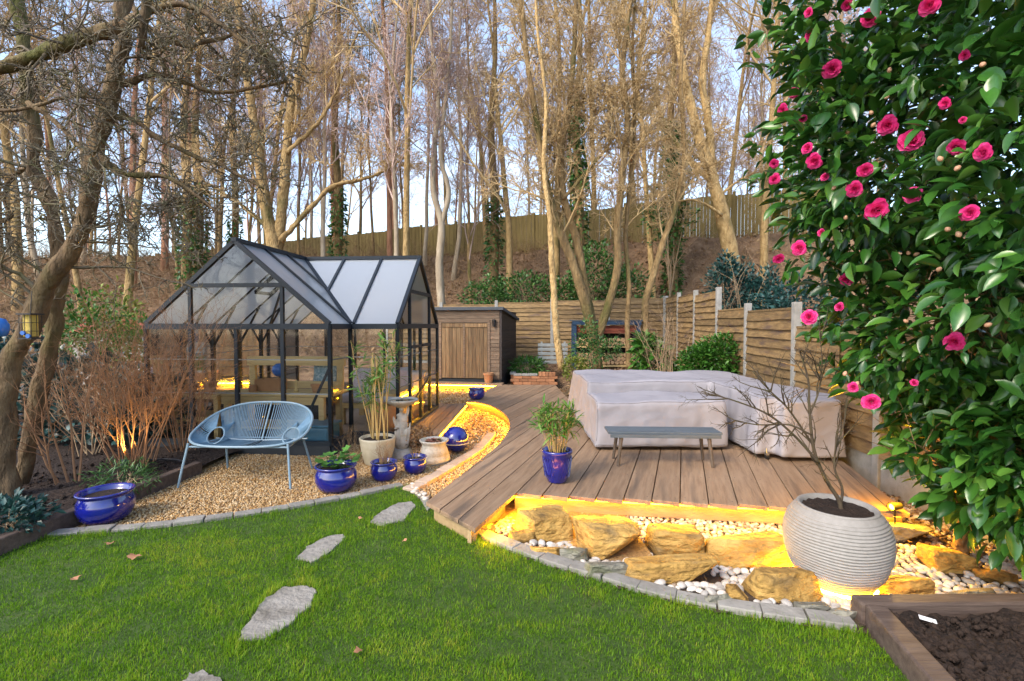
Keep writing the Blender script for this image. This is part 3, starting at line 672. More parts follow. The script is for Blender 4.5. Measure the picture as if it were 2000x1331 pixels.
wall((0, 0), (GW, 0), 4, True); wall((GW, 0), (GW, wy0), 1); wall((GW, wy0), (wx1, wy0), 1); wall((wx1, wy0), (wx1, wy1), 4, True)
wall((GW, wy1), (GW, GD), 1); wall((GW, GD), (0, GD), 4, True); wall((0, GD), (0, 0), 6)
for y in (1.15, 2.25): gbar('door_rail', (wx1 + .02, y - .5 if y > 2 else y, 1.28), (wx1 + .02, y + .02 if y > 2 else y + .55, 1.28), .03, .04)
gbar('door_brace', (wx1 + .02, 1.2, .45), (wx1 + .02, 2.2, .75), .025, .03)
for y in (.6, 1.2, 1.8, 2.4, 3.0): gbar('brace', (.02, y, GE - .3), (.36, y, zmain(.36, y) - .02), .025, .025)
for y in (0.02,): gbar('brace', (1.6, y + .03, GE - .02), (1.75, y + .03, 2.0), .02, .02)
gbar('brace', (1.95, .04, .2), (2.36, .04, 1.05), .025, .025)
for a, b in (((.62, 1.3), (.62, 1.7)), ((.62, 1.7), (1.0, 1.7)), ((1.0, 1.7), (1.0, 1.3)), ((1.0, 1.3), (.62, 1.3))): raf(a, b, lambda x, y: zmain(x, y) - .05, .03)
MB().add([(x, y, .02) for x, y in foot], [tuple(range(8))]).build('floor', m_brickp, GH)
def gp(x, y, z=0): return tuple(GHM @ Vector((x, y, z)))
def inside(o): o.matrix_world = GHM; return o

# furniture inside the greenhouse
t = thing('potting_bench', 'pine potting bench with raised back rail inside the greenhouse', 'bench', gp(.75, .45, .02), -.085)
for x in (0, 1.32):
    for y in (0, .5): MB().box((x, y, .31), (.07, .07, .62)).build('leg', m_pine, t)
    MB().box((x, .56, .84), (.09, .05, .5)).build('upright', m_pine, t, bevel=.004)
for y in (.03, .17, .31, .45): MB().box((.66, y, .645), (1.6, .13, .035)).build('top_plank', m_pine, t, bevel=.004)
MB().box((.66, -.045, .575), (1.42, .03, .1)).build('apron', m_pine, t); MB().box((.66, .555, 1.06), (1.46, .07, .13)).build('back_rail', m_pine, t, bevel=.004); MB().box((.66, .53, .72), (1.4, .04, .1)).build('back_rail', m_pine, t, bevel=.004)
MB().box((.66, .25, .2), (1.36, .5, .03)).build('shelf', m_pine, t)
t = thing('staging_shelf', 'low pine staging shelf in the gable end beside the bare shrub', 'shelf', gp(.04, .35, .02), -.085)
for z in (.32, .62): MB().box((.32, .25, z), (.62, .5, .06)).build('plank', m_pine, t, bevel=.004)
for x in (.04, .6):
    for y in (.04, .46): MB().box((x, y, .3), (.06, .06, .58)).build('leg', m_pine, t)
t = thing('daybed', 'wooden daybed with a pale mattress inside the greenhouse', 'daybed', gp(1.75, 1.7, .02), -.085)
MB().box((.55, .4, .3), (1.15, .9, .07)).build('frame', m_pine, t, bevel=.006); MB().box((.55, .82, .42), (1.15, .06, .5)).build('backrest', m_pine, t)
for x in (.03, 1.07):
    for y in (0, .8): MB().box((x, y, .15), (.08, .08, .3)).build('leg', m_pine, t)
MB().box((.55, .4, .41), (1.12, .84, .14)).build('mattress', m_cushw, t, bevel=.04, seg=3)
def cushion(c, s, mat, label, rx=.35, rz=0.):
    n = 12; V = []; F = []
    for side in (-1, 1):
        for a in range(n + 1):
            for b in range(n + 1):
                u, v = a / n * 2 - 1, b / n * 2 - 1; bul = (1 - u ** 4) * (1 - v ** 4); V.append((u * s / 2 * (1 - .06 * (1 - abs(v))), side * (.012 + .075 * bul ** .6), v * s / 2 * (1 - .06 * (1 - abs(u)))))
    for q in range(2):
        for a in range(n):
            for b in range(n):
                k = q * (n + 1) ** 2 + a * (n + 1) + b; f = (k, k + 1, k + n + 2, k + n + 1); F.append(f if q else f[::-1])
    o = MB().add(V, F).build('cushion', mat, smooth=True); o.location = c; o.rotation_euler = (-rx, 0, rz - .085); return tag(o, label, 'cushion', 'cushions in the greenhouse')
cushion(gp(1.95, 2.2, .68), .4, m_cushf, 'pink floral cushion on the greenhouse daybed', rz=.1); cushion(gp(2.5, 2.25, .69), .42, m_cushw, 'plain pale cushion on the greenhouse daybed', rz=-.1)
cushion(gp(1.78, 1.14, .87), .36, m_cusht, 'teal floral cushion propped behind the potting bench', .2)
cushion(gp(2.8, 2.22, .67), .36, m_cushw, 'small lilac cushion at the end of the daybed', rz=-.25)
t = thing('wooden_crate', 'open wooden crate on the potting bench', 'crate', gp(1.18, .75, .685), -.085)
for y in (-.09, .09): MB().box((0, y, .08), (.36, .015, .16)).build('side', m_terra, t)
for x in (-.17, .17): MB().box((x, 0, .08), (.015, .165, .16)).build('end', m_terra, t)
MB().box((0, 0, .01), (.33, .16, .015)).build('base', m_terra, t)
tag(MB().lathe([(.001, 0), (.05, .01), (.085, .06), (.095, .1), (.08, .15), (.04, .185), (.001, .19)], 20).build('globe', m_slate, smooth=True, loc=gp(1.2, .92, .86)), 'blue glass globe above the crate on the potting bench', 'globe')
tag(MB().lathe([(.001, 0), (.05, 0), (.06, .04), (.05, .09), (.045, .11), (.04, .11), (.045, .05), (.001, .03)], 16).build('small_pot', m_terra, smooth=True, loc=gp(1.0, .62, .665)), 'small terracotta pot on the potting bench', 'pot')
tag(MB().lathe([(.001, 0), (.03, 0), (.035, .05), (.012, .08), (.025, .13), (.018, .17), (.001, .19)], 12).build('figurine', m_cane, smooth=True, loc=gp(1.62, .62, .665)), 'small golden figurine on the potting bench', 'figurine')
for k, (x, y, z, lab) in enumerate(((.2, .5, .67, 'terracotta flower pot on the low staging shelf'), (.42, .55, .67, 'squat terracotta pot next to another on the staging shelf'), (1.9, .62, .685, 'terracotta pot at the daybed end of the potting bench'))):
    s = (.075, .09, .065)[k]; tag(MB().lathe([(.001, 0), (.65 * s, 0), (.92 * s, 1.3 * s), (1.05 * s, 1.3 * s), (1.08 * s, 1.7 * s), (.95 * s, 1.7 * s), (.85 * s, 1.2 * s), (.001, 1.2 * s)], 18).build('flower_pot', m_terra, smooth=False, loc=gp(x, y, z)), lab, 'pot', 'terracotta pots in the greenhouse')
t = thing('storage_tub', 'blue plastic storage tub behind the greenhouse glass', 'tub', gp(2.08, .3, .02), -.085)
MB().box((0, 0, .15), (.44, .36, .28)).build('body', m_boxb, t, bevel=.03, seg=3); MB().box((0, 0, .305), (.48, .4, .03)).build('lid', m_boxb, t, bevel=.01)
tag(MB().lathe([(.001, 0), (.14, 0), (.2, .08), (.23, .22), (.21, .36), (.17, .42), (.18, .45), (.16, .45), (.15, .4), (.001, .38)], 24, wob=.03).build('clay_urn', m_terra, smooth=True, loc=gp(2.74, 1.0, .02)), 'bulky clay urn in the corner of the greenhouse wing', 'urn')
t = thing('topiary_ball', 'round green topiary ball hung under the greenhouse roof', 'topiary', gp(1.75, 2.7, 1.78))
V, F = ico(3); V = V * (1 + np.random.default_rng(2).normal(size=(len(V), 1)) * .05) * .14; mesh_obj('ball', np_mesh('ball', V, [F], m_ball), None, t); MB().tube([(0, 0, .1), (0, 0, .38)], .004, 4).build('wire', m_black, t)
t = thing('planter_box', 'pine planter box with an added light strip along the greenhouse end glass', 'planter', gp(2.82, 1.25, .02), -.085)
for k in range(8): MB().box((0, k * .19, .28), (.03, .18, .52)).build('board', m_pine, t)
MB().box((-.1, .66, .55), (.22, 1.5, .03)).build('top', m_pine, t); MB().box((.03, .66, .50), (.012, 1.5, .012)).build('light_strip', emit('added planter led', LED, 45), t)  # strip added inside so the planter boards glow yellow through the glass

# ------------------------------------------------------------------ shed
SH = thing('shed', 'small brown timber shed with double plank doors and felt roof', 'shed', tuple(P(977, 754, .1)), -.16)
sw, sd, sh = 1.85, 2.5, 1.86
MB().box((-sw / 2, sd / 2, .03), (sw + .02, sd + .02, .26)).build('base', m_base, SH)
MB().box((-sw / 2 - .3, -.14, .06), (sw + .8, .26, .05)).build('step', m_deck, SH, bevel=.006)
MB().box((-sw / 2 - .3, -.16, -.03), (sw + .8, .03, .12)).build('riser', m_fascia, SH)
MB().box((-sw / 2 - .3, -.19, .012), (sw + .8, .012, .014)).build('light_strip', emit('shed led', LED, 70), SH)
strip_light((-sw - .7, -.2, .01), (.1, -.2, .01), (0, -1, 0), .6, 14, SH)
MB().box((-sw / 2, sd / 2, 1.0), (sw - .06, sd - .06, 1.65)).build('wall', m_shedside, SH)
dx0, dx1 = -1.5, -.3; nb = 17; bh = (sh - .16) / nb
for k in range(nb):
    z = .16 + bh * (k + .5)
    rot = Matrix.Rotation(-.12, 3, 'X')
    if z < 1.58:
        MB().box(((dx1) / 2, -.012, z), (-dx1 - .03, .02, bh + .012), rot=rot).build('cladding', m_shed, SH); MB().box(((-sw + dx0) / 2, -.012, z), (sw + dx0 - .03, .02, bh + .012), rot=rot).build('cladding', m_shed, SH)
    else: MB().box((-sw / 2, -.012, z), (sw - .03, .02, bh + .012), rot=rot).build('cladding', m_shed, SH)
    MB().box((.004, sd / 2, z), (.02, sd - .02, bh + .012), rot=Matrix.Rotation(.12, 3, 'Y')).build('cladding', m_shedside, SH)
for lf in (0, 1):
    x0 = dx0 + .02 + lf * .59; w = .575
    dr = MB().box((x0 + w / 2, -.005, .86), (w, .02, 1.36)).build('door', m_door, SH)
    for k in range(6): MB().box((x0 + w * (k + .5) / 6, -.024, .86), (w / 6 - .006, .018, 1.36)).build('plank', m_door, dr)
    MB().box((x0 + w / 2, -.04, 1.49), (w, .02, .09)).build('rail', m_door, dr)
MB().box(((dx0 + dx1) / 2, -.045, .86), (.04, .02, 1.36)).build('door_stop', m_shed, SH)
for x in (dx0 - .02, dx1 + .02): MB().box((x, -.028, .86), (.06, .03, 1.4)).build('door_jamb', m_shed, SH)
MB().box(((dx0 + dx1) / 2, -.028, 1.59), (1.3, .03, .07)).build('lintel', m_shed, SH)
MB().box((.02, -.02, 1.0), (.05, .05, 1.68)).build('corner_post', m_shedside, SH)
rf = MB(); rf.add([(-sw - .08, -.12, 1.86), (.1, -.12, 1.86), (.1, sd + .08, 1.62), (-sw - .08, sd + .08, 1.62), (-sw - .08, -.12, 1.94), (.1, -.12, 1.94), (.1, sd + .08, 1.70), (-sw - .08, sd + .08, 1.70)], [(3, 2, 1, 0), (4, 5, 6, 7), (0, 1, 5, 4), (1, 2, 6, 5), (2, 3, 7, 6), (3, 0, 4, 7)]).build('roof', m_felt, SH, bevel=.008)
for lx, lab in ((-.14, 'black wall lantern on the shed corner beside the doors'), (-1.72, 'black wall lantern at the greenhouse end of the shed')):
    w = SH.matrix_basis @ Vector((lx, -.075, 1.55)); t = thing('wall_lantern', lab, 'lantern', tuple(w), -.16)
    MB().lathe([(.001, .09), (.05, .07), (.055, .06)], 10).build('cap', m_black, t); MB().lathe([(.03, -.07), (.045, .06)], 8).build('glass', m_wallpc, t); MB().lathe([(.001, -.1), (.03, -.09), (.03, -.07)], 8).build('base', m_black, t); MB().box((0, .04, 0), (.03, .06, .16)).build('bracket', m_black, t)
    for a in range(4): MB().tube([(.034 * math.cos(a * 1.57), .034 * math.sin(a * 1.57), -.07), (.05 * math.cos(a * 1.57), .05 * math.sin(a * 1.57), .06)], .004, 4).build('bar', m_black, t)
w = SH.matrix_basis @ Vector((-.26, -.16, .085))
tag(MB().lathe([(.001, 0), (.09, 0), (.12, .2), (.135, .2), (.135, .25), (.12, .25), (.11, .2), (.001, .2)], 24).build('terracotta_pot', m_terra, loc=tuple(w)), 'plain terracotta pot standing on the shed step', 'pot')

# ------------------------------------------------------------------ log store, battens, brick planter
t = thing('log_store', 'navy framed log store against the end fence', 'log store', tuple(Q(1122, 722, 13.2)), -.05)
zb = t.location.z; LW = 1.72
for x in (0, LW):
    for y in (0, .5): MB().box((x, y, .65), (.1, .1, 1.3)).build('post', m_navy, t, bevel=.006)
MB().box((LW / 2, -.02, 1.27), (LW + .14, .1, .1)).build('beam', m_navy, t, bevel=.006); MB().box((LW / 2, .3, 1.34), (LW + .2, .75, .04)).build('roof', m_felt, t)
for k in range(3): MB().box((LW / 2, .04, 1.17 - k * .075), (LW - .1, .03, .065)).build('tile_batten', m_redtile, t)
for x in (.6,): MB().box((x + .3, .5, .6), (LW, .03, 1.1)).build('back', m_black, t)
MB().box((LW / 2, .25, .1), (LW, .5, .05)).build('shelf', m_pine, t); MB().box((LW / 2, .25, .62), (LW, .5, .04)).build('shelf', m_pine, t)
lg = MB(); lg.lathe([(.001, -.001), (.05, 0), (.055, .003), (.055, .4)], 9); lm = lg.mesh('log'); lm.materials.append(m_logend)
rr = random.Random(4); tm = Matrix.Translation(t.location) @ Matrix.Rotation(-.05, 4, 'Z')
for row in range(3):
    for k in range(14):
        for zbase in ((.135,) if row == 2 else (.135, .65)):
            s = rr.uniform(.88, 1.08); p = tm @ Vector((.12 + k * .115 + (row % 2) * .05, .02 + rr.uniform(0, .03), zbase + .055 + row * .1))
            if k == 13 and row % 2: continue
            o = mesh_obj('log', lm); o.location = p; o.rotation_euler = (-math.pi / 2, rr.uniform(0, 6), -.05); o.scale = (s, s, 1)
            tag(o, 'split log on the ' + ('lower' if zbase < .3 else 'upper') + ' tier of the navy log store', 'log', 'logs in the ' + ('lower' if zbase < .3 else 'upper') + ' tier')
t = thing('batten_panel', 'pale grey slatted panel leaning between fence and log store', 'panel', tuple(Q(1052, 712, 13.0)))
for k in range(5): MB().box((.38, 0, .06 + k * .115), (.8, .03, .085)).build('batten', m_corr, t, bevel=.006)
for x in (.08, .7): MB().box((x, .03, .3), (.05, .03, .62)).build('upright', m_corr, t)
bp0 = P(1003, 748, ZD); t = thing('brick_planter', 'low brick planter with pale coping at the end of the deck', 'planter', (bp0.x, bp0.y + .05, .1), -.03)
for c in range(3):
    for k in range(5):
        x = k * .222 + (c % 2) * -.08; MB().box((x + .11, 0, .035 + c * .075), (.214, .1, .066)).build('brick', m_brick, t, bevel=.004)
for k in range(3): MB().box((.1 + k * .2, .02, .25), (.196, .16, .05)).build('coping', m_conc, t, bevel=.005)
for k in range(5): MB().box((.67 + k * .085, .02, .265), (.075, .16, .1)).build('brick', m_brick, t, bevel=.004)
for k in range(6): MB().box((-.02, .15 + k * .2, .12), (.1, .19, .24)).build('brick', m_brick, t, bevel=.004); MB().box((-.02, .15 + k * .2, .265), (.15, .196, .045)).build('coping', m_conc, t, bevel=.005)
MB().box((.55, .7, .12), (1.05, 1.2, .2)).build('soil', m_soil, t)

# ------------------------------------------------------------------ covered garden furniture
def drape(name, boxes, label, seed, hem=.27, fold=.03):
    """boxes: (x0,x1,y0,y1,z0,z1,flare); fused to one cloth skin"""
    bm = bmesh.new(); boxes = [(a * KD, b * KD, c * KD, d * KD, ZD + (e - .22) * KD, ZD + (f - .22) * KD, g) for a, b, c, d, e, f, g in boxes]
    for x0, x1, y0, y1, z0, z1, fl in boxes:
        vs = [bm.verts.new(p) for p in ((x0 - fl, y0 - fl, z0), (x1 + fl, y0 - fl, z0), (x1 + fl, y1 + fl, z0), (x0 - fl, y1 + fl, z0), (x0, y0, z1), (x1, y0, z1), (x1, y1, z1), (x0, y1, z1))]
        for f in ((3, 2, 1, 0), (4, 5, 6, 7), (0, 1, 5, 4), (1, 2, 6, 5), (2, 3, 7, 6), (3, 0, 4, 7)): bm.faces.new([vs[i] for i in f])
    me = bpy.data.meshes.new(name); bm.to_mesh(me); bm.free(); tmp = bpy.data.objects.new('tmp', me); COL.objects.link(tmp)
    r = tmp.modifiers.new('r', 'REMESH'); r.mode = 'VOXEL'; r.voxel_size = .028; s = tmp.modifiers.new('s', 'SMOOTH'); s.iterations = 6; s.factor = .6
    ev = tmp.evaluated_get(bpy.context.evaluated_depsgraph_get()); nm = bpy.data.meshes.new_from_object(ev); bpy.data.objects.remove(tmp)
    z0 = min(b[4] for b in boxes); z1 = max(b[5] for b in boxes); off = Vector((seed * 3.1, seed, 0))
    nm.calc_loop_triangles(); nrm = [Vector(v.normal) for v in nm.vertices]
    for v, nv in zip(nm.vertices, nrm):
        p = v.co; side = 1 - abs(nv.z); low = max(0, min(1, (z1 - p.z) / (z1 - z0)))
        f1 = mnoise.noise(Vector((p.x * 3.2, p.y * 3.2, p.z * .9)) + off); f2 = mnoise.noise(Vector((p.x * 8 + p.z * 3, p.y * 8, p.z * 4.5)) + off); f3 = mnoise.noise(Vector((p.x * 1.6, p.y * 1.6, 0)) + off)
        f4 = mnoise.noise(Vector((p.x * 9, p.y * 9, p.z * .5)) + off)
        rg = abs(mnoise.noise(Vector((p.x * 4.5 - p.z * 4, p.y * 4.5 + p.z * 3, p.z * 5)) + off))
        v.co = p + nv * (side * (f1 * fold * (.35 + 1.3 * low) + f2 * .008 - rg * .016 + f4 * .022 * low) + (1 - side) * (f2 * .004)) + Vector((0, 0, (1 - side) * (f3 * .04 - .008 * rg) if nv.z > 0 else 0))
        if low > .97: v.co.z += .015 * f1
    nm.polygons.foreach_set('use_smooth', [True] * len(nm.polygons)); nm.materials.clear(); nm.materials.append(m_cover)
    o = mesh_obj(name, nm); bv = BVHTree.FromPolygons([v.co.copy() for v in nm.vertices], [tuple(q.vertices) for q in nm.polygons])
    def seam(pts, r, nm_):                              # stitched line laid onto the cloth
        q = []
        for a, b in zip(pts[:-1], pts[1:]):
            a, b = Vector(a), Vector(b); n = max(2, int((b - a).length / .05))
            for i in range(n): q.append(bv.find_nearest(a.lerp(b, i / n))[0])
        MB().tube(q, r, 5).build(nm_, m_seam, o, smooth=True)
    for x0, x1, y0, y1, z0, z1, fl in boxes[:2]:
        seam([(x0, y0, z1), (x1, y0, z1), (x1, y1, z1), (x0, y1, z1), (x0, y0, z1)], .005, 'seam')
        for x in (x0, x1): seam([(x, y0, z1), (x - fl if x == x0 else x + fl, y0 - fl, z0 + .03)], .004, 'seam')
        seam([(x0 - fl, y0 - fl, z0 + .035), (x1 + fl, y0 - fl, z0 + .035)], .004, 'hem'); seam([(x0 - fl, y1 + fl, z0 + .035), (x0 - fl, y0 - fl, z0 + .035)], .004, 'hem')
    return tag(o, label, 'furniture cover')
drape('sofa_cover', [(.98, 3.38, 6.25, 7.85, .26, .87, .07), (2.58, 3.38, 5.0, 6.6, .26, .87, .06), (2.75, 3.34, 4.85, 5.3, .26, .84, .05)], 'large grey cover draped over the corner sofa by the fence', 2, fold=.05)
drape('table_cover', [(.93, 2.36, 5.28, 6.08, .25, .765, .03)], 'grey cover draped over the rectangular garden table', 5, fold=.028)
for x, y, l in ((2.62, 4.93, 'small metal castor under the open end of the sofa cover'), (3.28, 4.98, 'small metal castor under the sofa cover beside the fence'), (2.25, 5.32, 'small metal castor under the table cover')):
    t = thing('castor', l, 'castor', (x * KD, y * KD, ZD)); MB().tube([(-.012, 0, .03), (.012, 0, .03)], .029, 12).build('wheel', m_black, t); MB().tube([(0, .0, .05), (0, .015, .12)], .009, 6).build('stem', m_metal, t); MB().box((0, 0, .055), (.034, .045, .02)).build('fork', m_metal, t)
# slatted bench
t = thing('slatted_bench', 'low blue grey slatted bench on splayed legs before the covered table', 'bench', (.95 * KD, 4.68 * KD, ZD), -.045); t.scale = (KD, KD, KD)
for k in range(5): MB().box((.54, .03 + k * .058, .325), (1.1, .036, .022)).build('slat', m_slatm, t, bevel=.004)
for x in (.1, .98): MB().box((x, .145, .302), (.05, .3, .025)).build('cross_rail', m_slatm, t)
MB().box((.54, .0, .3), (1.06, .02, .035)).build('rail', m_slatm, t)
for x, dx in ((.12, -.035), (.96, .035)):
    for y, dy in ((.02, -.02), (.26, .02)): MB().tube([(x, y, .3), (x + dx, y + dy, 0)], [.021, .014], 8).build('leg', m_legw, t)

# ------------------------------------------------------------------ rope loveseat
t = thing('loveseat', 'blue woven rope loveseat on slim metal legs before the greenhouse', 'loveseat', (-2.72, 5.05, -.0), -.02)
def rim(a):
    c, s = math.cos(a), math.sin(a); k = (abs(s) + 1) / 2
    x = .63 * (abs(c) ** .75) * (1 if c > 0 else -1); y = .36 * (abs(s) ** .8) * (1 if s > 0 else -1); f = (y + .36) / .72
    return Vector((x * (1 - .12 * f), y + .02, .40 + .33 * f ** 1.35))
NR = 96; rp = [rim(2 * math.pi * i / NR) for i in range(NR)]
MB().tube(rp, .013, 8, closed=True).build('rim', m_ropef, t, smooth=True)
hole = lambda sx, a: Vector((sx * (.40 + .085 * math.cos(a)), .0 + .09 * math.sin(a) * .7, .435 + .075 * math.sin(a)))
for sx in (-1, 1): MB().tube([hole(sx, 2 * math.pi * k / 20) for k in range(20)], .008, 5, closed=True).build('arm_ring', m_ropef, t)
crease = lambda x: Vector((x, .16, .37 - .02 * (1 - (x / .5) ** 2)))
MB().tube([crease(x) for x in np.linspace(-.5, .5, 12)], .009, 5).build('crease_bar', m_ropef, t)
def rope(a, b, sag=.0, n=4):
    return [a.lerp(b, k / n) + Vector((0, 0, -sag * math.sin(math.pi * k / n))) for k in range(n + 1)]
mb = MB(); mb2 = MB(); mb3 = MB(); NN = 190
for k in range(NN):
    a = 2 * math.pi * (k + .5) / NN; p = rim(a); s = math.sin(a); c = math.cos(a); x = max(-.44, min(.44, p.x * .82))
    if abs(p.x) > .5 and s > -.75:
        sx = 1 if p.x > 0 else -1; mb3.tube(rope(p, hole(sx, math.atan2(p.y + .02, .12)), .012), .0042, 4)
    elif s > 0:
        mb.tube(rope(p, crease(x), .02), .0042, 4)
    else: mb2.tube(rope(p, crease(x), .025), .0042, 4)
for k in range(26):                                       # ropes from the arm rings to the seat and the back
    for sx in (-1, 1):
        a = 2 * math.pi * k / 26; h = hole(sx, a)
        if math.cos(a) < .2: mb3.tube(rope(h, crease(sx * (.34 if math.sin(a) < 0 else .3)) if math.sin(a) < 0 else rim(math.pi / 2 - sx * .55).lerp(crease(sx * .36), .5), .01), .0042, 4)
tag(mb.build('back_cords', m_rope, t), kind='stuff'); tag(mb2.build('seat_cords', m_rope, t), kind='stuff'); tag(mb3.build('side_cords', m_rope, t), kind='stuff')
for x, y, bx_, by, zt in ((-.5, -.28, -.56, -.36, .42), (.5, -.28, .56, -.36, .42), (-.42, .2, -.48, .32, .4), (.42, .2, .48, .32, .4)):
    MB().tube([(x, y, zt), ((x + bx_) / 2, (y + by) / 2, zt / 2), (bx_, by, -.01)], .0115, 8).build('leg', m_ropef, t)
for pts in ([(-.5, -.28, .385), (.5, -.28, .385)], [(-.42, .2, .37), (.42, .2, .37)], [(-.5, -.28, .385), (-.42, .2, .37)], [(.5, -.28, .385), (.42, .2, .37)], [rim(math.pi / 2), crease(0), rim(-math.pi / 2)]): MB().tube(pts, .009, 6).build('frame_bar', m_ropef, t)
# ------------------------------------------------------------------ leaf shapes and foliage
def leaf_t(w, droop, fold, n=4, sharp=.9):
    V = []; F = []
    for i in range(n + 1):
        t = i / n; hw = w * math.sin(math.pi * min(1, t ** sharp)) ** .85 if 0 < i < n else .004
        V += [(-hw, t, -droop * t * t + fold * hw), (0, t, -droop * t * t), (hw, t, -droop * t * t + fold * hw)]
    for i in range(n):
        a = i * 3; F += [(a, a + 1, a + 4, a + 3), (a + 1, a + 2, a + 5, a + 4)]
    return np.array(V), [np.array(F)]
L_BROAD = leaf_t(.22, .18, .5); L_LANCE = leaf_t(.075, .35, .4, 4); L_SMALL = leaf_t(.26, .12, .4, 2); L_ROUND = leaf_t(.42, .15, .25, 4, 1.0); L_BLADE = leaf_t(.05, .5, .3, 4)
def leaves(name, tmpl, pos, dirs, size, mat, rng, up=(0, 0, 1), roll=.5, parent=None, rnd=None):
    N = len(pos); R = frames(dirs, rng, rng.normal(size=N) * roll, up)
    V, F, o = scatter(tmpl[0], tmpl[1], pos, R, size)
    r = rng.random(N) if rnd is None else rnd
    return mesh_obj(name, np_mesh(name, V, F, mat, True, r[o]), None, parent)
def shell_pts(rng, E, n, thick=.45, lump=.22, freq=2.2):
    """points in the outer layer of a lumpy ellipsoid, with outward directions"""
    c, r = np.array(E[:3], float), np.array(E[3:], float); d = unit(rng.normal(size=(n, 3)))
    lm = np.array([mnoise.noise(Vector(q) * freq + Vector(c)) for q in d.tolist()])
    k = (1 + lump * lm * 1.6) * (1 - thick * rng.random(n) ** 1.6)
    return c + d * r * k[:, None], unit(d / r), lm
def bush(name, label, cat, ells, n, size, tmpl, mat, seed, base, group=None, droop=.0, stems=7, outd=1.0, thick=.5, lump=.25, barkm=None, loc=None):
    rng = np.random.default_rng(seed); t = thing(name, label, cat, base, group=group); base = np.array(base, float)
    tot = sum(e[3] * e[4] + e[4] * e[5] + e[3] * e[5] for e in ells); ps = []; ds = []
    for e in ells:
        k = int(n * (e[3] * e[4] + e[4] * e[5] + e[3] * e[5]) / tot); p, d, _ = shell_pts(rng, e, k, thick, lump); ps.append(p); ds.append(d)
    p = np.concatenate(ps); d = np.concatenate(ds); keep = p[:, 2] > base[2] + .01; p, d = p[keep], d[keep]
    d = unit(d * outd + rng.normal(size=d.shape) * .55 + np.array([0, 0, .25 - droop]))
    tag(leaves('foliage', tmpl, p - base, d, size * rng.uniform(.65, 1.25, len(p)), mat, rng, parent=t, roll=.7), kind='stuff')
    c = np.array([e[:3] for e in ells]); tgt = c[rng.integers(0, len(c), stems)] + rng.normal(size=(stems, 3)) * .3 * np.array(ells[0][3:])
    st = np.zeros((stems, 3)); dv_ = tgt - base
    g = grow(rng, st, unit(dv_), np.linalg.norm(dv_, axis=1), np.full(stems, max(.008, size * .16)), [dict(nseg=5, wander=.12, kids=5, kidlen=.5, ang=40, kidrad=.6), dict(nseg=3, wander=.15)])
    V, F = seg_mesh(join_segs([s for _, s in g]), 5); mesh_obj('stems', np_mesh('stems', V, [F], barkm or m_twig, True), None, t)
    return t

# ------------------------------------------------------------------ pots
def pot(name, label, loc, prof, mat, soil_r, soil_z, cat='pot', group=None, ell=1., n=40, rz=0.):
    t = thing(name, label, cat, loc, rz, group)
    MB().lathe(prof, n, ell=ell).build('body', mat, t, smooth=True)
    if soil_r:
        k = 24; V = [(0, 0, soil_z + .008)] + [(soil_r * math.cos(6.2832 * i / k), soil_r * ell * math.sin(6.2832 * i / k), soil_z) for i in range(k)]
        MB().add(V, [(0, 1 + i, 1 + (i + 1) % k) for i in range(k)]).build('soil', m_soil, t)
    return t
def bulge(R, h): return [(.001, 0), (.52 * R, 0), (.62 * R, .02 * h), (.86 * R, .2 * h), (.98 * R, .45 * h), (.96 * R, .68 * h), (.86 * R, .84 * h), (.84 * R, .88 * h), (.95 * R, .93 * h), (.99 * R, .97 * h), (.96 * R, h), (.88 * R, .995 * h), (.8 * R, .92 * h), (.8 * R, .8 * h), (.001, .8 * h)]
gB = 'blue glazed pots'
pt = {}
pt['oval'] = pot('glazed_pot', 'wide dark blue glazed planter holding bare soil by the sleeper', P(208, 1018, -.01), bulge(.2, .26), m_blue, .16, .215, 'pot', gB)
pt['leafy'] = pot('glazed_pot', 'round blue glazed pot with leafy green plant by the setts', P(657, 958, -.01), bulge(.2, .255), m_blue, .16, .21, 'pot', gB)
pt['twig'] = pot('glazed_pot', 'small blue glazed pot with dry brown twigs', P(750, 938, -.01), bulge(.138, .2), m_blue, .11, .165, 'pot', gB)
pt['wisp'] = pot('glazed_pot', 'small blue glazed pot with wilted stems beside the fluted urn', P(811, 924, -.01), bulge(.128, .185), m_blue, .1, .15, 'pot', gB)
pt['far'] = pot('glazed_pot', 'blue glazed bowl on the deck corner near the shed', P(931, 780, ZD), bulge(.165, .22), m_blue, .13, .18, 'pot', gB)
R, h = .14, .3
bb = pot('tall_pot', 'tall tapered blue glazed pot on the deck holding bamboo', P(1088, 940, ZD), [(.001, 0), (.6 * R, 0), (.66 * R, .012), (.84 * R, .3 * h), (.95 * R, .65 * h), (.93 * R, .86 * h), (1.0 * R, .9 * h), (1.02 * R, .97 * h), (.97 * R, h), (.9 * R, .98 * h), (.86 * R, .88 * h), (.001, .86 * h)], m_blue, .115, .27, 'pot')
for k in range(30):
    for s in (-1, 1):
        pts = [((.80 + .15 * t / 4) * R * 1.035 * math.cos(k * .2094 + s * t * .12), (.80 + .15 * t / 4) * R * 1.035 * math.sin(k * .2094 + s * t * .12), .055 + t * .045) for t in range(5)]
        if s > 0 or k % 2: MB().tube(pts, .0028, 4).build('rib', m_blue, bb)
R, h = .205, .31
pt['cream'] = pot('cream_planter', 'big cream tapered planter with bamboo canes by the bird bath', P(738, 905, -.01), [(.001, 0), (.68 * R, 0), (.74 * R, .02), (.9 * R, .5 * h), (1.0 * R, .92 * h), (1.01 * R, .98 * h), (.97 * R, h), (.9 * R, .98 * h), (.85 * R, .88 * h), (.001, .87 * h)], m_cream, .17, .28, 'planter')
R, h = .185, .27
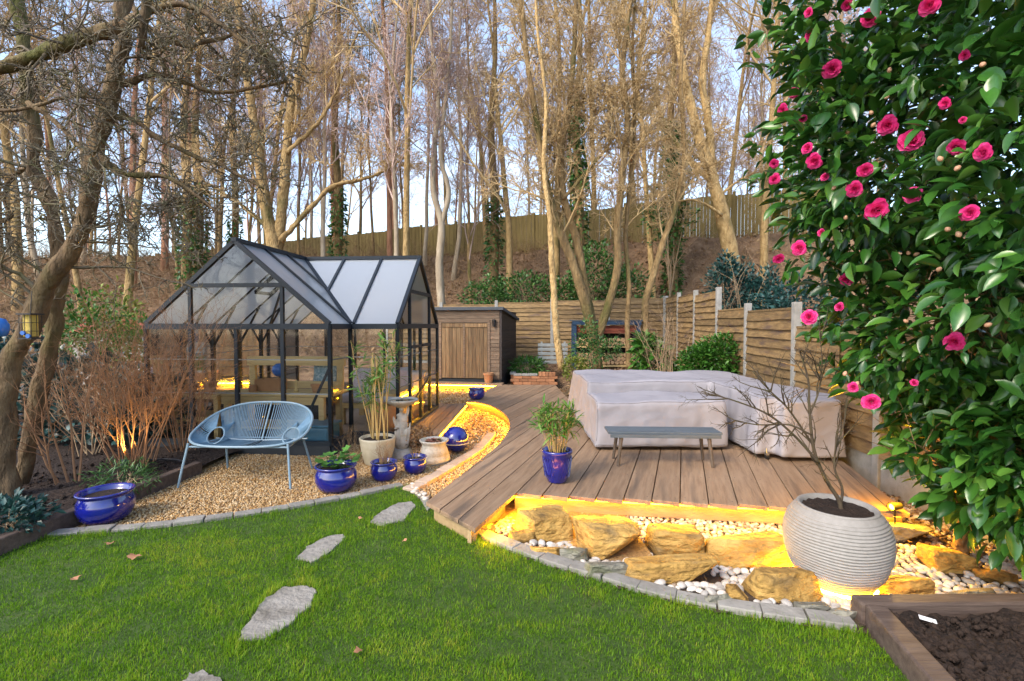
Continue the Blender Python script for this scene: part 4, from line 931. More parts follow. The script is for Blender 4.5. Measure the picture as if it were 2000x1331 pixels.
pt['urn'] = pot('fluted_urn', 'weathered cream urn with a wavy rim holding succulents', P(848, 903, -.01), [(.001, 0), (.9 * R, 0), (.98 * R, .05 * h), (1.0 * R, .18 * h), (.97 * R, .3 * h), (.86 * R, .36 * h), (.9 * R, .42 * h), (.82 * R, .62 * h), (.72 * R, .78 * h), (.74 * R, .84 * h), (.9 * R, .93 * h), (.92 * R, .99 * h), (.84 * R, h), (.68 * R, .88 * h), (.001, .86 * h)], m_stonew, .12, .235, 'urn')
t = thing('ceramic_sphere', 'glossy blue ceramic sphere resting on the gravel inset', 'sphere', P(890, 884, -.01)); R = .165
MB().lathe([(max(.001, R * math.sin(a)), R - R * math.cos(a)) for a in np.linspace(.25, math.pi, 30)], 40).build('body', m_blue, t, smooth=True)
MB().tube([(R * 1.005 * math.cos(a), R * 1.005 * math.sin(a), R * .8) for a in np.linspace(0, 2 * math.pi, 40)[:-1]], .006, 6, closed=True).build('band', m_stonew, t)
# ridged bowl with LED ring
BPx = P(1632, 1118, .04); BPx.z = float(ZP(BPx.x, BPx.y)) + .035; t = thing('ridged_bowl_pot', 'big pale round pot with wavy ridges and glowing base', 'pot', BPx)
prof = [(.185, 0), (.212, .02), (.255, .09), (.284, .18), (.295, .26), (.29, .33), (.268, .40), (.24, .445), (.222, .462)]
rs_ = np.array([p[0] for p in prof]); zs_ = np.array([p[1] for p in prof]); nr_, na = 150, 110; V = []; F = []
for i in range(nr_):
    z = .462 * i / (nr_ - 1); r0 = np.interp(z, zs_, rs_)
    for k in range(na):
        a = 2 * math.pi * k / na; ph = 2 * math.pi * 25 * z / .462 + 1.5 * math.sin(2 * a + 3 * z) + .9 * math.sin(3 * a + 1) + .7 * math.sin(5 * a - 9 * z)
        am = .0042 * min(1, (.45 - z) / .03) if z < .45 else 0; r = r0 + am * (abs(math.sin(ph / 2)) * 2 - 1); V.append((r * math.cos(a), r * math.sin(a), z))
for i in range(nr_ - 1):
    for k in range(na): F.append((i * na + k, i * na + (k + 1) % na, (i + 1) * na + (k + 1) % na, (i + 1) * na + k))
MB().add(V, F + [tuple(range(na - 1, -1, -1))]).build('body', m_potx, t, smooth=True)
MB().lathe([(.221, .461), (.222, .470), (.212, .475), (.2, .470), (.19, .44), (.188, .40)], 60, cap=False).build('lip', m_potx, t, smooth=True)
k = 36; MB().add([(0, 0, .452)] + [(.196 * math.cos(6.2832 * i / k), .196 * math.sin(6.2832 * i / k), .446 + .005 * math.sin(i * 3)) for i in range(k)], [(0, 1 + i, 1 + (i + 1) % k) for i in range(k)]).build('soil', m_soil, t)
MB().tube([(.212 * math.cos(a), .212 * math.sin(a), -.004) for a in np.linspace(0, 2 * math.pi, 40)[:-1]], .009, 6, closed=True).build('light_ring', emit('pot led', LED, 150), t)
MB().lathe([(.17, -.07), (.17, .001)], 24).build('foot', m_black, t)

# ------------------------------------------------------------------ bird bath with a robed stone figure
t = thing('bird_bath', 'stone bird bath carried by a robed statue', 'bird bath', P(785, 893, -.01))
MB().lathe([(.001, .0), (.15, 0), (.16, .03), (.13, .06), (.11, .1), (.1, .11), (.001, .11)], 28).build('plinth', m_stonew, t, smooth=True)
bm = bmesh.new()
def blob(c, s, rot=(0, 0, 0)):
    bmesh.ops.create_icosphere(bm, subdivisions=2, radius=1, matrix=Matrix.Translation(c) @ Matrix.Rotation(rot[1], 4, 'Y') @ Matrix.Rotation(rot[0], 4, 'X') @ Matrix.Diagonal((*s, 1)))
for c, s in (((0, 0, .18), (.085, .075, .1)), ((.005, 0, .28), (.07, .06, .1)), ((.012, 0, .38), (.058, .05, .08)), ((.008, 0, .45), (.062, .045, .06)), ((-.002, 0, .5), (.06, .036, .03)), ((0, -.01, .54), (.02, .02, .03)), ((.004, -.014, .58), (.03, .034, .04))): blob(c, s)
for c, s, r in (((.068, -.005, .55), (.018, .018, .075), (0, .12)), ((-.07, -.02, .43), (.018, .018, .075), (0, -.2)), ((-.05, -.05, .36), (.016, .05, .016), (0, 0)), ((.05, -.03, .25), (.02, .025, .12), (.1, .2)), ((-.045, -.04, .22), (.02, .02, .12), (0, -.15)), ((.0, -.06, .24), (.014, .016, .12), (0, 0.05)), ((.085, -.02, .3), (.014, .014, .14), (0, .1))): blob(c, s, r)
me = bpy.data.meshes.new('figure'); bm.to_mesh(me); bm.free(); tmp = bpy.data.objects.new('tmp', me); COL.objects.link(tmp)
r_ = tmp.modifiers.new('r', 'REMESH'); r_.mode = 'VOXEL'; r_.voxel_size = .008; s_ = tmp.modifiers.new('s', 'SMOOTH'); s_.iterations = 3
me = bpy.data.meshes.new_from_object(tmp.evaluated_get(bpy.context.evaluated_depsgraph_get())); bpy.data.objects.remove(tmp); me.polygons.foreach_set('use_smooth', [True] * len(me.polygons)); me.materials.clear(); me.materials.append(m_stonew)
fg = mesh_obj('figure', me, None, t); fg.scale = (1.12, 1.12, 1.02)
MB().lathe([(.001, .60), (.05, .605), (.09, .63), (.17, .665), (.195, .69), (.2, .705), (.19, .712), (.175, .7), (.12, .678), (.001, .668)], 40).build('bowl', m_stonew, t, smooth=True)
MB().lathe([(.001, .694), (.168, .694)], 30).build('water', m_water, t)

# ------------------------------------------------------------------ potted and small plants
def bamboo(label, loc, n, h, spread, seed, nleaf, size, low=.35, cane=.004, lean=.25):
    rng = np.random.default_rng(seed); t = thing('bamboo_plant', label, 'bamboo', loc)
    a = rng.uniform(0, 6.28, n); st = np.stack([np.cos(a), np.sin(a), np.zeros(n)], 1) * (spread * rng.random(n) ** .5)[:, None]
    g = grow(rng, st, unit(np.stack([np.cos(a) * lean, np.sin(a) * lean, np.ones(n)], 1) + rng.normal(size=(n, 3)) * .08), h * rng.uniform(.55, 1.1, n), np.full(n, cane), [dict(nseg=6, wander=.05, up=.02, kids=7, kidlen=.25, ang=45, kidrad=.5, t0=low, minr=.0015, taper=.5), dict(nseg=3, wander=.1, up=-.04)])
    V, F = seg_mesh(g[0][1], 6); mesh_obj('canes', np_mesh('canes', V, [F], m_cane, True), None, t); V, F = seg_mesh(g[1][1], 3); tag(mesh_obj('twigs', np_mesh('twigs', V, [F], m_cane), None, t), kind='stuff')
    s = g[1][1]; i = rng.integers(0, len(s[0]), nleaf); f = rng.random((nleaf, 1)); p = s[0][i] * (1 - f) + s[1][i] * f; d = unit(unit(s[1][i] - s[0][i]) + rng.normal(size=(nleaf, 3)) * .5 + np.array([0, 0, -.15]))
    leaves('foliage', L_LANCE, p, d, size * rng.uniform(.6, 1.2, nleaf), m_bamb, rng, parent=t)['kind'] = 'stuff'; return t
bl = P(1088, 940, ZD); bamboo('bamboo with golden canes and drooping leaves in the tall blue pot', (bl.x, bl.y, bl.z + .27), 34, .42, .075, 3, 330, .12, .5)
bamboo('tall single bamboo shoot rising from the tall blue pot', (bl.x + .03, bl.y, bl.z + .27), 2, .62, .02, 8, 34, .16, .75, lean=.08)
cl = P(738, 905, -.01); bamboo('tall bamboo with feathery leaves tied to canes in the cream planter', (cl.x, cl.y, .27), 9, 1.15, .11, 5, 420, .13, .5, .007, .12)
t = thing('cane_support', 'three bamboo canes propped in the cream planter', 'canes', (cl.x, cl.y, .26))
for a, b in (((-.05, .02, 0), (-.07, .03, .95)), ((.0, -.03, 0), (-.05, 0, 1.02)), ((.09, 0, 0), (-.02, .02, .98))): MB().tube([a, b], .009, 7).build('cane', m_cane, t)
def twiggy(name, label, cat, loc, n, h, seed, mat, spread=.04, lean=.35, r=.004, kids=6, lv=2, ang=35):
    rng = np.random.default_rng(seed); t = thing(name, label, cat, loc); a = rng.uniform(0, 6.28, n); c = np.stack([np.cos(a), np.sin(a), np.zeros(n)], 1)
    L = [dict(nseg=5, wander=.1, up=.03, kids=kids, kidlen=.5, ang=ang, kidrad=.7, minr=.0018, t0=.3), dict(nseg=3, wander=.15, kids=4, kidlen=.45, ang=40, kidrad=.7, minr=.0014), dict(nseg=2, wander=.2)][:lv]
    g = grow(rng, c * spread * rng.random((n, 1)), unit(c * lean * rng.random((n, 1)) + np.array([0, 0, 1.])), h * rng.uniform(.6, 1.1, n), np.full(n, r), L)
    V, F = seg_mesh(g[0][1], 5); mesh_obj('stems', np_mesh('stems', V, [F], mat, True), None, t)
    if lv > 1: V, F = seg_mesh(join_segs([s for _, s in g[1:]]), 3); tag(mesh_obj('twigs', np_mesh('twigs', V, [F], mat), None, t), kind='stuff')
    return t
b = pt['twig'].location; twiggy('dry_plant', 'dry brown twigs standing in the small blue pot', 'dry plant', (b.x, b.y, .16), 26, .22, 2, m_drystem, .06, .5, .0035, 3)
b = pt['wisp'].location; twiggy('dry_plant', 'few wilted stems in the small blue pot beside the urn', 'dry plant', (b.x, b.y, .14), 7, .13, 3, m_drystem, .05, .6, .004, 2)
twiggy('dry_plant', 'clump of dry stalks in front of the greenhouse corner', 'dry plant', P(688, 900, 0), 16, .4, 4, m_drystem, .1, .45, .003, 4)
twiggy('dry_plant', 'tangle of thin bare stems beside the statue', 'dry plant', P(830, 878, 0), 14, .38, 6, m_drystem, .06, .5, .003, 5)
# leafy plant: each lobed leaf its own
def lobed():
    V = [(0, 0, 0)]; n = 22
    for i in range(n + 1):
        a = -2.6 + 5.2 * i / n; r = (.5 + .09 * math.cos(a * 5)) * (1 + .04 * math.cos(a * 17)); V.append((r * math.sin(a), .42 + r * math.cos(a), .1 * math.cos(a * 5) * .4 + .12 * r * r))
    return MB().add(V, [(0, i, i + 1) for i in range(1, n + 1)]).mesh('leaf', True)
lob = lobed(); lob.materials.append(M('primula leaf', [(.05, .15, .02), (.1, .24, .04)], 10, .5, .3, 30, var=.3, trans=.2))
b = pt['leafy'].location; t = thing('leafy_plant', 'lobed bright green leafy plant in the round blue pot', 'plant', (b.x, b.y, .2)); rr = random.Random(9)
for k in range(34):
    a = rr.uniform(0, 6.28); r = .19 * rr.random() ** .6; p = Vector((r * math.cos(a), r * math.sin(a), .05 + rr.uniform(0, .11)))
    o = mesh_obj('leaf', lob, None, t); o.location = p; o.scale = [rr.uniform(.06, .095)] * 3; o.rotation_euler = (rr.uniform(-.1, .5), rr.uniform(-.3, .3), a - math.pi / 2 + rr.uniform(-.5, .5))
    MB().tube([(p.x * .2, p.y * .2, 0), (p.x * .6, p.y * .6, p.z * .8), tuple(p)], .0025, 4).build('stalk', m_leafb, t)
b = pt['urn'].location; t = thing('succulent', 'dusky red succulent rosettes in the fluted urn', 'succulent', (b.x, b.y, .23)); mred = M('succulent leaf', [(.12, .03, .025), (.2, .08, .05), (.16, .18, .06)], 8, .5, 0, var=.3)
for k in range(7):
    a = k * .9; c = Vector((.075 * math.cos(a), .075 * math.sin(a), .0)) if k else Vector((0, 0, .01)); mb = MB()
    for j in range(16):
        al = j * 2.4; tilt = .3 + .06 * j; s = .055 * (1 - j * .03); d = Vector((math.cos(al) * math.cos(tilt), math.sin(al) * math.cos(tilt), math.sin(tilt))); sd = Vector((-math.sin(al), math.cos(al), 0)) * s * .3
        mb.add([c, c + d * s * .6 + sd, c + d * s, c + d * s * .6 - sd], [(0, 1, 2, 3)])
    mb.build('rosette', mred, t)
bush('low_shrub', 'small grey green shrub behind the wide blue planter', 'shrub', [(-3.62, 4.45, .17, .28, .25, .16)], 700, .06, L_LANCE, m_leafi, 21, (-3.62, 4.45, .06), outd=.8)
bush('low_shrub', 'blue green bushy plant spilling over the long sleeper', 'shrub', [(-3.75, 3.55, .16, .24, .22, .15)], 900, .06, L_SMALL, m_leafbl, 22, (-3.75, 3.55, .06))
bush('low_shrub', 'leafy low plant with brownish leaves beside the urn', 'shrub', [(-1.17, 6.0, .16, .2, .2, .17)], 500, .05, L_SMALL, m_dry, 23, (-1.17, 6.0, 0))
bush('fern', 'feathery green fern in the brick planter', 'fern', [(.42, 12.75, .5, .46, .35, .2)], 700, .17, L_LANCE, m_leafb, 24, (.42, 12.75, .28), droop=.2)
# ------------------------------------------------------------------ rocks
rocks = [(1060, 1022, 115, 82, 'big slab of split rock next to the deck tongue'), (1020, 1047, 62, 36, 'small lit rock below the split slab'), (1187, 1050, 135, 100, 'large blocky rock with sloping golden top'), (1318, 1055, 112, 88, 'squarish upright rock with rounded corners'),
         (1462, 1072, 185, 84, 'broad flat rock beside the ridged pot'), (1305, 1112, 200, 70, 'long wedge shaped rock above the white pebbles'), (1532, 1146, 140, 82, 'slanting flat rock under the ridged pot'), (1445, 1157, 58, 56, 'small upright rock behind the setts'),
         (1064, 1074, 66, 30, 'thin orange stone behind the setts'), (1122, 1083, 62, 40, 'small grey stone with square top behind the setts'), (1185, 1110, 100, 40, 'low mossy grey stone behind the white pebbles'), (1762, 1040, 95, 52, 'dark mossy rock beside the end of the deck'),
         (1752, 1145, 125, 50, 'low lit rock between the ridged pot and the bed'), (1848, 1092, 88, 62, 'tilted rock among the white pebbles near the camellia'), (1938, 1122, 66, 46, 'small square rock among pebbles under the camellia'), (1905, 1160, 95, 26, 'flat brown rock against the bed sleeper'),
         (1580, 1186, 70, 26, 'flat brown stone behind the white pebbles'), (1400, 1168, 66, 26, 'small low stone beside dry moss'), (1640, 1200, 60, 24, 'little brown stone at the bed corner'), (948, 1030, 40, 24, 'little lit stone at the tip of the deck tongue')]
rock_fp = []
def rock_mesh(w, d, h, seed):
    r = random.Random(seed); bm = bmesh.new()
    for k in range(18):
        a = k * .698 + r.uniform(-.3, .3); q = r.uniform(.75, 1); zt = r.choice((0, 0, .85, .95, 1.0)); f = 1 - .25 * zt * r.random()
        ex = abs(math.cos(a)) ** .55 * (1 if math.cos(a) > 0 else -1); ey = abs(math.sin(a)) ** .55 * (1 if math.sin(a) > 0 else -1)
        bm.verts.new((ex * w / 2 * q * f, ey * d / 2 * q * f, h * (zt * r.uniform(.85, 1.08) * (.85 - .3 * ey * q * .5) - .15)))
    bmesh.ops.convex_hull(bm, input=bm.verts); bmesh.ops.delete(bm, geom=[v for v in bm.verts if not v.link_faces], context='VERTS')
    lo = [min(v.co[i] for v in bm.verts) for i in range(3)]; hi = [max(v.co[i] for v in bm.verts) for i in range(3)]
    for v in bm.verts: v.co = Vector((((v.co.x - lo[0]) / (hi[0] - lo[0]) - .5) * w, ((v.co.y - lo[1]) / (hi[1] - lo[1]) - .5) * d, (v.co.z - lo[2]) / (hi[2] - lo[2]) * (h + .04) - .04))
    bmesh.ops.bevel(bm, geom=bm.edges[:], offset=min(w, d, h) * .045, segments=1, affect='EDGES', profile=.5)
    bmesh.ops.triangulate(bm, faces=bm.faces[:]); bmesh.ops.subdivide_edges(bm, edges=bm.edges[:], cuts=2, use_grid_fill=True)
    o = Vector((seed * 7.3, seed * 1.7, 0))
    for v in bm.verts:
        n = mnoise.noise(v.co * 14 + o) * .010 + mnoise.noise(v.co * 34 + o) * .005 + mnoise.noise(Vector((v.co.x * 6, v.co.y * 6, v.co.z * 45)) + o) * .006
        v.co += v.co.normalized() * n
    me = bpy.data.meshes.new('rock'); bm.to_mesh(me); bm.free(); me.polygons.foreach_set('use_smooth', [True] * len(me.polygons)); me.set_sharp_from_angle(angle=math.radians(24)); return me
for k, (px, py, w, h, lab) in enumerate(rocks):
    f = P(px, py + h * .5, -.02); z = float(ZP(f.x, f.y + .1)) ; f = P(px, py + h * .5, z); HH = min(.2, max(.06, .62 * h / FPX * f.y))
    bk = P(px, py - h * .5, z + HH * .8); D_ = max(.1, bk.y - f.y); W = w / FPX * (f.y + D_ * .4) * 1.03; c = f.lerp(Vector((bk.x, bk.y, z)), .5); rock_fp.append((c.x, c.y, W * .48, D_ * .5))
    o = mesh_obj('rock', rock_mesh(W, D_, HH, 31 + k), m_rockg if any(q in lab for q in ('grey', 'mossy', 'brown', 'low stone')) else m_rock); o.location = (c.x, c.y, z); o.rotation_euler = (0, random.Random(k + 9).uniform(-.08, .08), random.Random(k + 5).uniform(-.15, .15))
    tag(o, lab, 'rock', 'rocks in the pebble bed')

# ------------------------------------------------------------------ pebbles
rng = np.random.default_rng(41); cell = {}; pebs = []
def try_peb(x, y, r):
    ci, cj = int(x / .07), int(y / .07)
    for a in (-1, 0, 1):
        for b in (-1, 0, 1):
            for (u, v, s) in cell.get((ci + a, cj + b), ()):
                if (u - x) ** 2 + (v - y) ** 2 < ((r + s) * .72) ** 2: return False
    cell.setdefault((ci, cj), []).append((x, y, r)); return True
cand = np.stack([rng.uniform(-1.0, 3.6, 60000), rng.uniform(2.3, 4.9, 60000)], 1); ok = inpoly(cand[:, 0], cand[:, 1], peb_poly)
for (x, y, rx, ry) in rock_fp: ok &= ((cand[:, 0] - x) / rx) ** 2 + ((cand[:, 1] - y) / ry) ** 2 > 1.3
ok &= (cand[:, 0] - BPx.x) ** 2 + (cand[:, 1] - BPx.y) ** 2 > .15 ** 2
ok &= ~inpoly(cand[:, 0], cand[:, 1], [(p + (Vector((0, .12, 0)) if p.y > 3.4 else Vector())).xy for p in (A + Vector((.1, .1, 0)), B, C, D, Vector((3.1, 4.6, 0)), Vector((0, 6, 0)))]) | (dist_line(cand[:, 0], cand[:, 1], [C, D]) < .1)
ok &= dist_line(cand[:, 0], cand[:, 1], edgeR) > .125
ok &= ~((cand[:, 0] > 2.95) & (cand[:, 1] > 3.35) & (rng.random(len(cand)) < .8)) 
for x, y in cand[ok]:
    near = math.exp(-((float(dist_line(x, y, [C, D]))) / .35)); r = float(rng.uniform(.017, .024) if near > .25 else rng.uniform(.019, .033))
    if try_peb(x, y, r): pebs.append((x, y, r))
pebs = np.array(pebs)
big = np.argsort(-(pebs[:, 2] / pebs[:, 1]) * (np.abs(pebs[:, 0] / pebs[:, 1]) < 1.06)); one, rest = big[:290], big[290:]
pm = []
for k in range(4):
    V = IV2 * np.array([1, rng.uniform(.7, .85), rng.uniform(.5, .65)]); V = V * (1 + np.array([mnoise.noise(Vector(q) * 1.2 + Vector((k * 5, 0, 0))) for q in V.tolist()])[:, None] * .25)
    m_ = np_mesh('pebble', V, [IF2], m_pebble, True); pm.append(m_)
for q, i in enumerate(one):
    x, y, r = pebs[i]; o = mesh_obj('pebble', pm[q % 4]); o.location = (x, y, float(ZP(x, y)) + r * .42); o.scale = (r * 1.18, r * 1.05, r); o.rotation_euler = (rng.normal() * .2, rng.normal() * .2, rng.uniform(0, 6.28))
    de, dk, dp_ = float(dist_line(x, y, edgeR)), float(dist_line(x, y, [B, C, D])), math.hypot(x - BPx.x, y - BPx.y)
    where = 'beside the glowing base of the ridged pot' if dp_ < .42 else 'under the camellia beside the dug bed' if x > 2.25 else 'tucked against the grey stone setts' if de < .3 else 'close under the lit edge of the deck' if dk < .3 else 'in a gap between the big rocks'
    tag(o, 'smooth white pebble ' + where, 'pebble', 'white pebbles ' + where)
x, y, r = pebs[rest].T; n = len(x); tilt = np.stack([np.cos(a_ := rng.uniform(0, 6.28, n)), np.sin(a_), rng.normal(size=n) * .2], 1)
V, F, o = scatter(IV * np.array([.8, 1.1, .6]), [IF], np.stack([x, y, ZP(x, y) + r * .4], 1), frames(tilt, rng, None, (0, 0, 1)), r * 1.12)
tag(mesh_obj('pebbles', np_mesh('pebbles', V, F, m_pebbles, True, rng.random(n)[o])), 'layer of smooth cream pebbles filling the bed under the deck edge', 'pebbles', kind='stuff')

# ------------------------------------------------------------------ gravel
deck_xy = [p.xy for p in deck_poly]
def gravel(n, xr, yr, s):
    x = rng.uniform(*xr, n); y = rng.uniform(*yr, n); lx = (x + 4.615) * .9964 - (y - 6.1) * .085; ly = (x + 4.615) * .085 + (y - 6.1) * .9964
    k = inpoly(x, y, gravel_poly) & ~inpoly(x, y, [p.xy for p in lawn_poly]) & ~inpoly(x, y, deck_xy) & ~((lx > 0) & (lx < GW) & (ly > 0) & (ly < GD)) & ~((lx > GW) & (lx < wx1) & (ly > wy0) & (ly < wy1))
    k &= ~inpoly(x, y, peb_poly); x, y = x[k], y[k]; n = len(x); s = rng.uniform(.7, 1.3, n) * s
    return x, y, s
gs = [gravel(60000, (-3.45, .2), (3.3, 6.4), .0105), gravel(9000, (-2.2, .5), (6.4, 12), .019)]
x, y, s = [np.concatenate([g[i] for g in gs]) for i in range(3)]; n = len(x)
TP = TO * np.array([1, .8, .6]) + rng.normal(size=TO.shape) * .12
V, F, o = scatter(TP, [TOF], np.stack([x, y, -.014 + s * rng.uniform(.1, .9, n)], 1), rot_rand(rng, n), s)
tag(mesh_obj('gravel', np_mesh('gravel', V, F, m_gravel, False, rng.random(n)[o])), 'loose golden brown gravel chips around greenhouse and pots', 'gravel', kind='stuff')

# ------------------------------------------------------------------ grass
rng = np.random.default_rng(77); n = 420000
y = 1.75 + (5.0 - 1.75) * rng.random(n) ** .9; x = rng.uniform(-1.15, 1.1, n) * y
k = inpoly(x, y, [p.xy for p in lawn_poly])
for pix in (((722, 1022), (745, 1000), (780, 984), (806, 982), (812, 990), (790, 1018), (750, 1028)), ((575, 1094), (600, 1070), (640, 1050), (672, 1046), (674, 1054), (650, 1078), (612, 1101)), ((463, 1256), (490, 1208), (520, 1172), (552, 1150), (600, 1148), (618, 1155), (608, 1185), (570, 1220), (520, 1250)), ((352, 1340), (370, 1322), (395, 1314), (420, 1325), (450, 1350), (390, 1372))):
    k &= ~inpoly(x, y, [P(*p).xy for p in pix])
x, y = x[k], y[k]
def fbm(x, y, f, seed):                               # cheap smooth value noise
    r = np.random.default_rng(seed); g = r.random((64, 64)); u = (x * f) % 63; v = (y * f) % 63; i = u.astype(int); j = v.astype(int); a = u - i; b = v - j; a = a * a * (3 - 2 * a); b = b * b * (3 - 2 * b)
    i1, j1 = (i + 1) % 64, (j + 1) % 64; return (g[i, j] * (1 - a) + g[i1, j] * a) * (1 - b) + (g[i, j1] * (1 - a) + g[i1, j1] * a) * b
big_ = fbm(x + 9, y, 2.1, 1) * .6 + fbm(x + 9, y, 6, 2) * .4; fine = fbm(x + 9, y, 16, 3)
keep = rng.random(len(x)) < .4 + .6 * sstep(.22, .5, big_); x, y, big_, fine = x[keep], y[keep], big_[keep], fine[keep]; n = len(x)
TB = np.array([(-.045, 0, 0), (.045, 0, 0), (-.036, .12, .5), (.036, .12, .5), (0, .38, .95)]); TBF = [np.array([(0, 1, 3, 2)]), np.array([(2, 3, 4)])]
az = rng.uniform(0, 6.28, n); lean = rng.normal(size=n) * .9; d = np.stack([np.cos(az), np.sin(az), lean * .55], 1)
hgt = (.010 + .018 * rng.random(n) ** 1.8) * (.7 + .7 * fine)
STN = (((722, 1022), (745, 1000), (780, 984), (806, 982), (812, 990), (790, 1018), (750, 1028), (722, 1022)), ((575, 1094), (600, 1070), (640, 1050), (672, 1046), (674, 1054), (650, 1078), (612, 1101), (575, 1094)), ((463, 1256), (490, 1208), (520, 1172), (552, 1150), (600, 1148), (618, 1155), (608, 1185), (570, 1220), (520, 1250), (463, 1256)))
stone_d = np.minimum.reduce([dist_line(x, y, [P(*q) for q in pix]) for pix in STN])
hgt = hgt * (1 + 1.3 * np.exp(-np.minimum(np.minimum(dist_line(x, y, edgeR), dist_line(x, y, edgeL)), stone_d) / .05))
V, F, o = scatter(TB, TBF, np.stack([x, y, np.zeros(n)], 1), frames(d, rng, None, (0, 0, 1)), np.stack([np.full(n, .036), hgt, hgt], 1))
col = np.clip(.04 + .8 * big_ + rng.normal(size=n) * .18 + (fine - .5) * .35, 0, 1)
gr = np_mesh('grass', V, F, m_grass, False, col[o]); tag(mesh_obj('grass', gr), 'short green grass blades of the mown lawn', 'grass', kind='stuff')

# fallen leaves, plant label, lamps, litter
def dead_leaf():
    V = [(0, 0, .004)]; n = 14
    for i in range(n): a = 6.2832 * i / n; r = .5 * (1 + .28 * math.cos(a * 5)) * (1.2 if i == 0 else 1); V.append((r * math.cos(a), r * .75 * math.sin(a), .12 * math.cos(a * 2) + .06))
    return MB().add(V, [(0, 1 + i, 1 + (i + 1) % n) for i in range(n)]).mesh('fallen_leaf', True)
dl = dead_leaf(); dl.materials.append(m_leafdry)
for k, (px, py, s, l) in enumerate(((262, 1087, .075, 'curled brown fallen leaf, the biggest on the lawn'), (145, 1130, .05, 'small brown fallen leaf in the grass near the long sleeper'), (700, 1272, .05, 'pale brown fallen leaf in grass between large stepping stone and bed'), (216, 1061, .06, 'tan fallen leaf near the setts by the wide blue planter'), (790, 1056, .04, 'tiny tan fallen leaf below the paved corner'), (704, 1012, .04, 'tiny brown fallen leaf beside the stepping stone at the paved corner'))):
    o = mesh_obj('fallen_leaf', dl); o.location = P(px, py, .03); o.scale = (s, s, s); o.rotation_euler = (.15, .1, k * 1.1); tag(o, l, 'leaf', 'fallen leaves on the lawn')
o = MB().box((0, 0, 0), (.07, .03, .003)).build('plant_label', m_white); o.location = P(1812, 1210, .1); o.rotation_euler = (.15, .1, -.5); tag(o, 'small white plastic label lying on the dug soil', 'label')
n = 900; x = rng.uniform(2.95, 3.62, n); y = rng.uniform(3.3, 5.4, n); kk = ~inpoly(x, y, deck_xy); x, y = x[kk], y[kk]; n = len(x)
tag(leaves('leaf_litter', L_ROUND, np.stack([x, y, ZP(x, y) + .012 + rng.random(n) * .02], 1), np.stack([rng.normal(size=n), rng.normal(size=n), rng.normal(size=n) * .25], 1), rng.uniform(.02, .045, n), m_dry, rng), 'brown leaf litter between deck and panel fence', 'leaf litter', kind='stuff')
n = 420; x = rng.uniform(.2, 2.4, n); y = rng.uniform(2.75, 3.5, n); kk = inpoly(x, y, peb_poly); x, y = x[kk], y[kk]; n = len(x); g = grow(rng, np.stack([x, y, ZP(x, y)], 1), unit(rng.normal(size=(n, 3)) + np.array([0, 0, .6])), rng.uniform(.03, .08, n), np.full(n, .0016), [dict(nseg=3, wander=.5)])
V, F = seg_mesh(g[0][1], 3); tag(mesh_obj('dry_moss', np_mesh('dry_moss', V, [F], m_drystem)), 'wiry dry moss and stalks between the rocks', 'moss', kind='stuff')
def spotlight(label, loc, aim, power, size):
    t = thing('garden_spotlight', label, 'spotlight', loc); d = (Vector(aim) - Vector(loc)).normalized(); q = d.to_track_quat('Z', 'Y').to_euler()
    MB().tube([(0, 0, -.12), (0, 0, .06)], .007, 6).build('spike', m_black, t)
    b = MB().lathe([(.001, -.05), (.026, -.045), (.032, .03), (.034, .045), (.028, .045), (.024, .03), (.001, .03)], 16).build('head', m_black, t); b.location = (0, 0, .09); b.rotation_euler = q
    e = MB().lathe([(.001, .034), (.022, .034)], 12).build('lens', emit('spot lens', LED, 25), b)
    L = bpy.data.lights.new('spot_beam', 'SPOT'); L.energy = power; L.color = (1, .62, .2); L.spot_size = size; L.spot_blend = .6; L.shadow_soft_size = .02; o = bpy.data.objects.new('spot_beam', L); COL.objects.link(o); o.parent = t; o.location = Vector((0, 0, .09)) + d * .06; o.rotation_euler = d.to_track_quat('-Z', 'Y').to_euler()
    return t
spotlight('black spike spotlight shining up into the bare golden shrub', P(243, 925, .1), P(243, 925, .1) + Vector((-.15, .45, .9)), 10, 1.5)
sl = spotlight('glowing spotlight at the deck end lighting rocks and fence', P(1748, 1012, .12), Vector((1.2, 3.3, .05)), 24, 2.0)
L = bpy.data.lights.new('glow', 'POINT'); L.energy = 12; L.color = LED; L.shadow_soft_size = .03; o = bpy.data.objects.new('glow', L); COL.objects.link(o); o.parent = sl; o.location = (0, -.03, .2)
t = thing('garden_hose', 'black hose lying on the soil behind the long sleeper', 'hose', (0, 0, 0)); MB().tube(path_pts([(-4.3, 5.2, .09), (-3.95, 5.35, .1), (-3.65, 5.3, .095), (-3.5, 5.1, .09), (-3.42, 5.35, .05)], 6), .012, 6).build('tube', m_black, t)
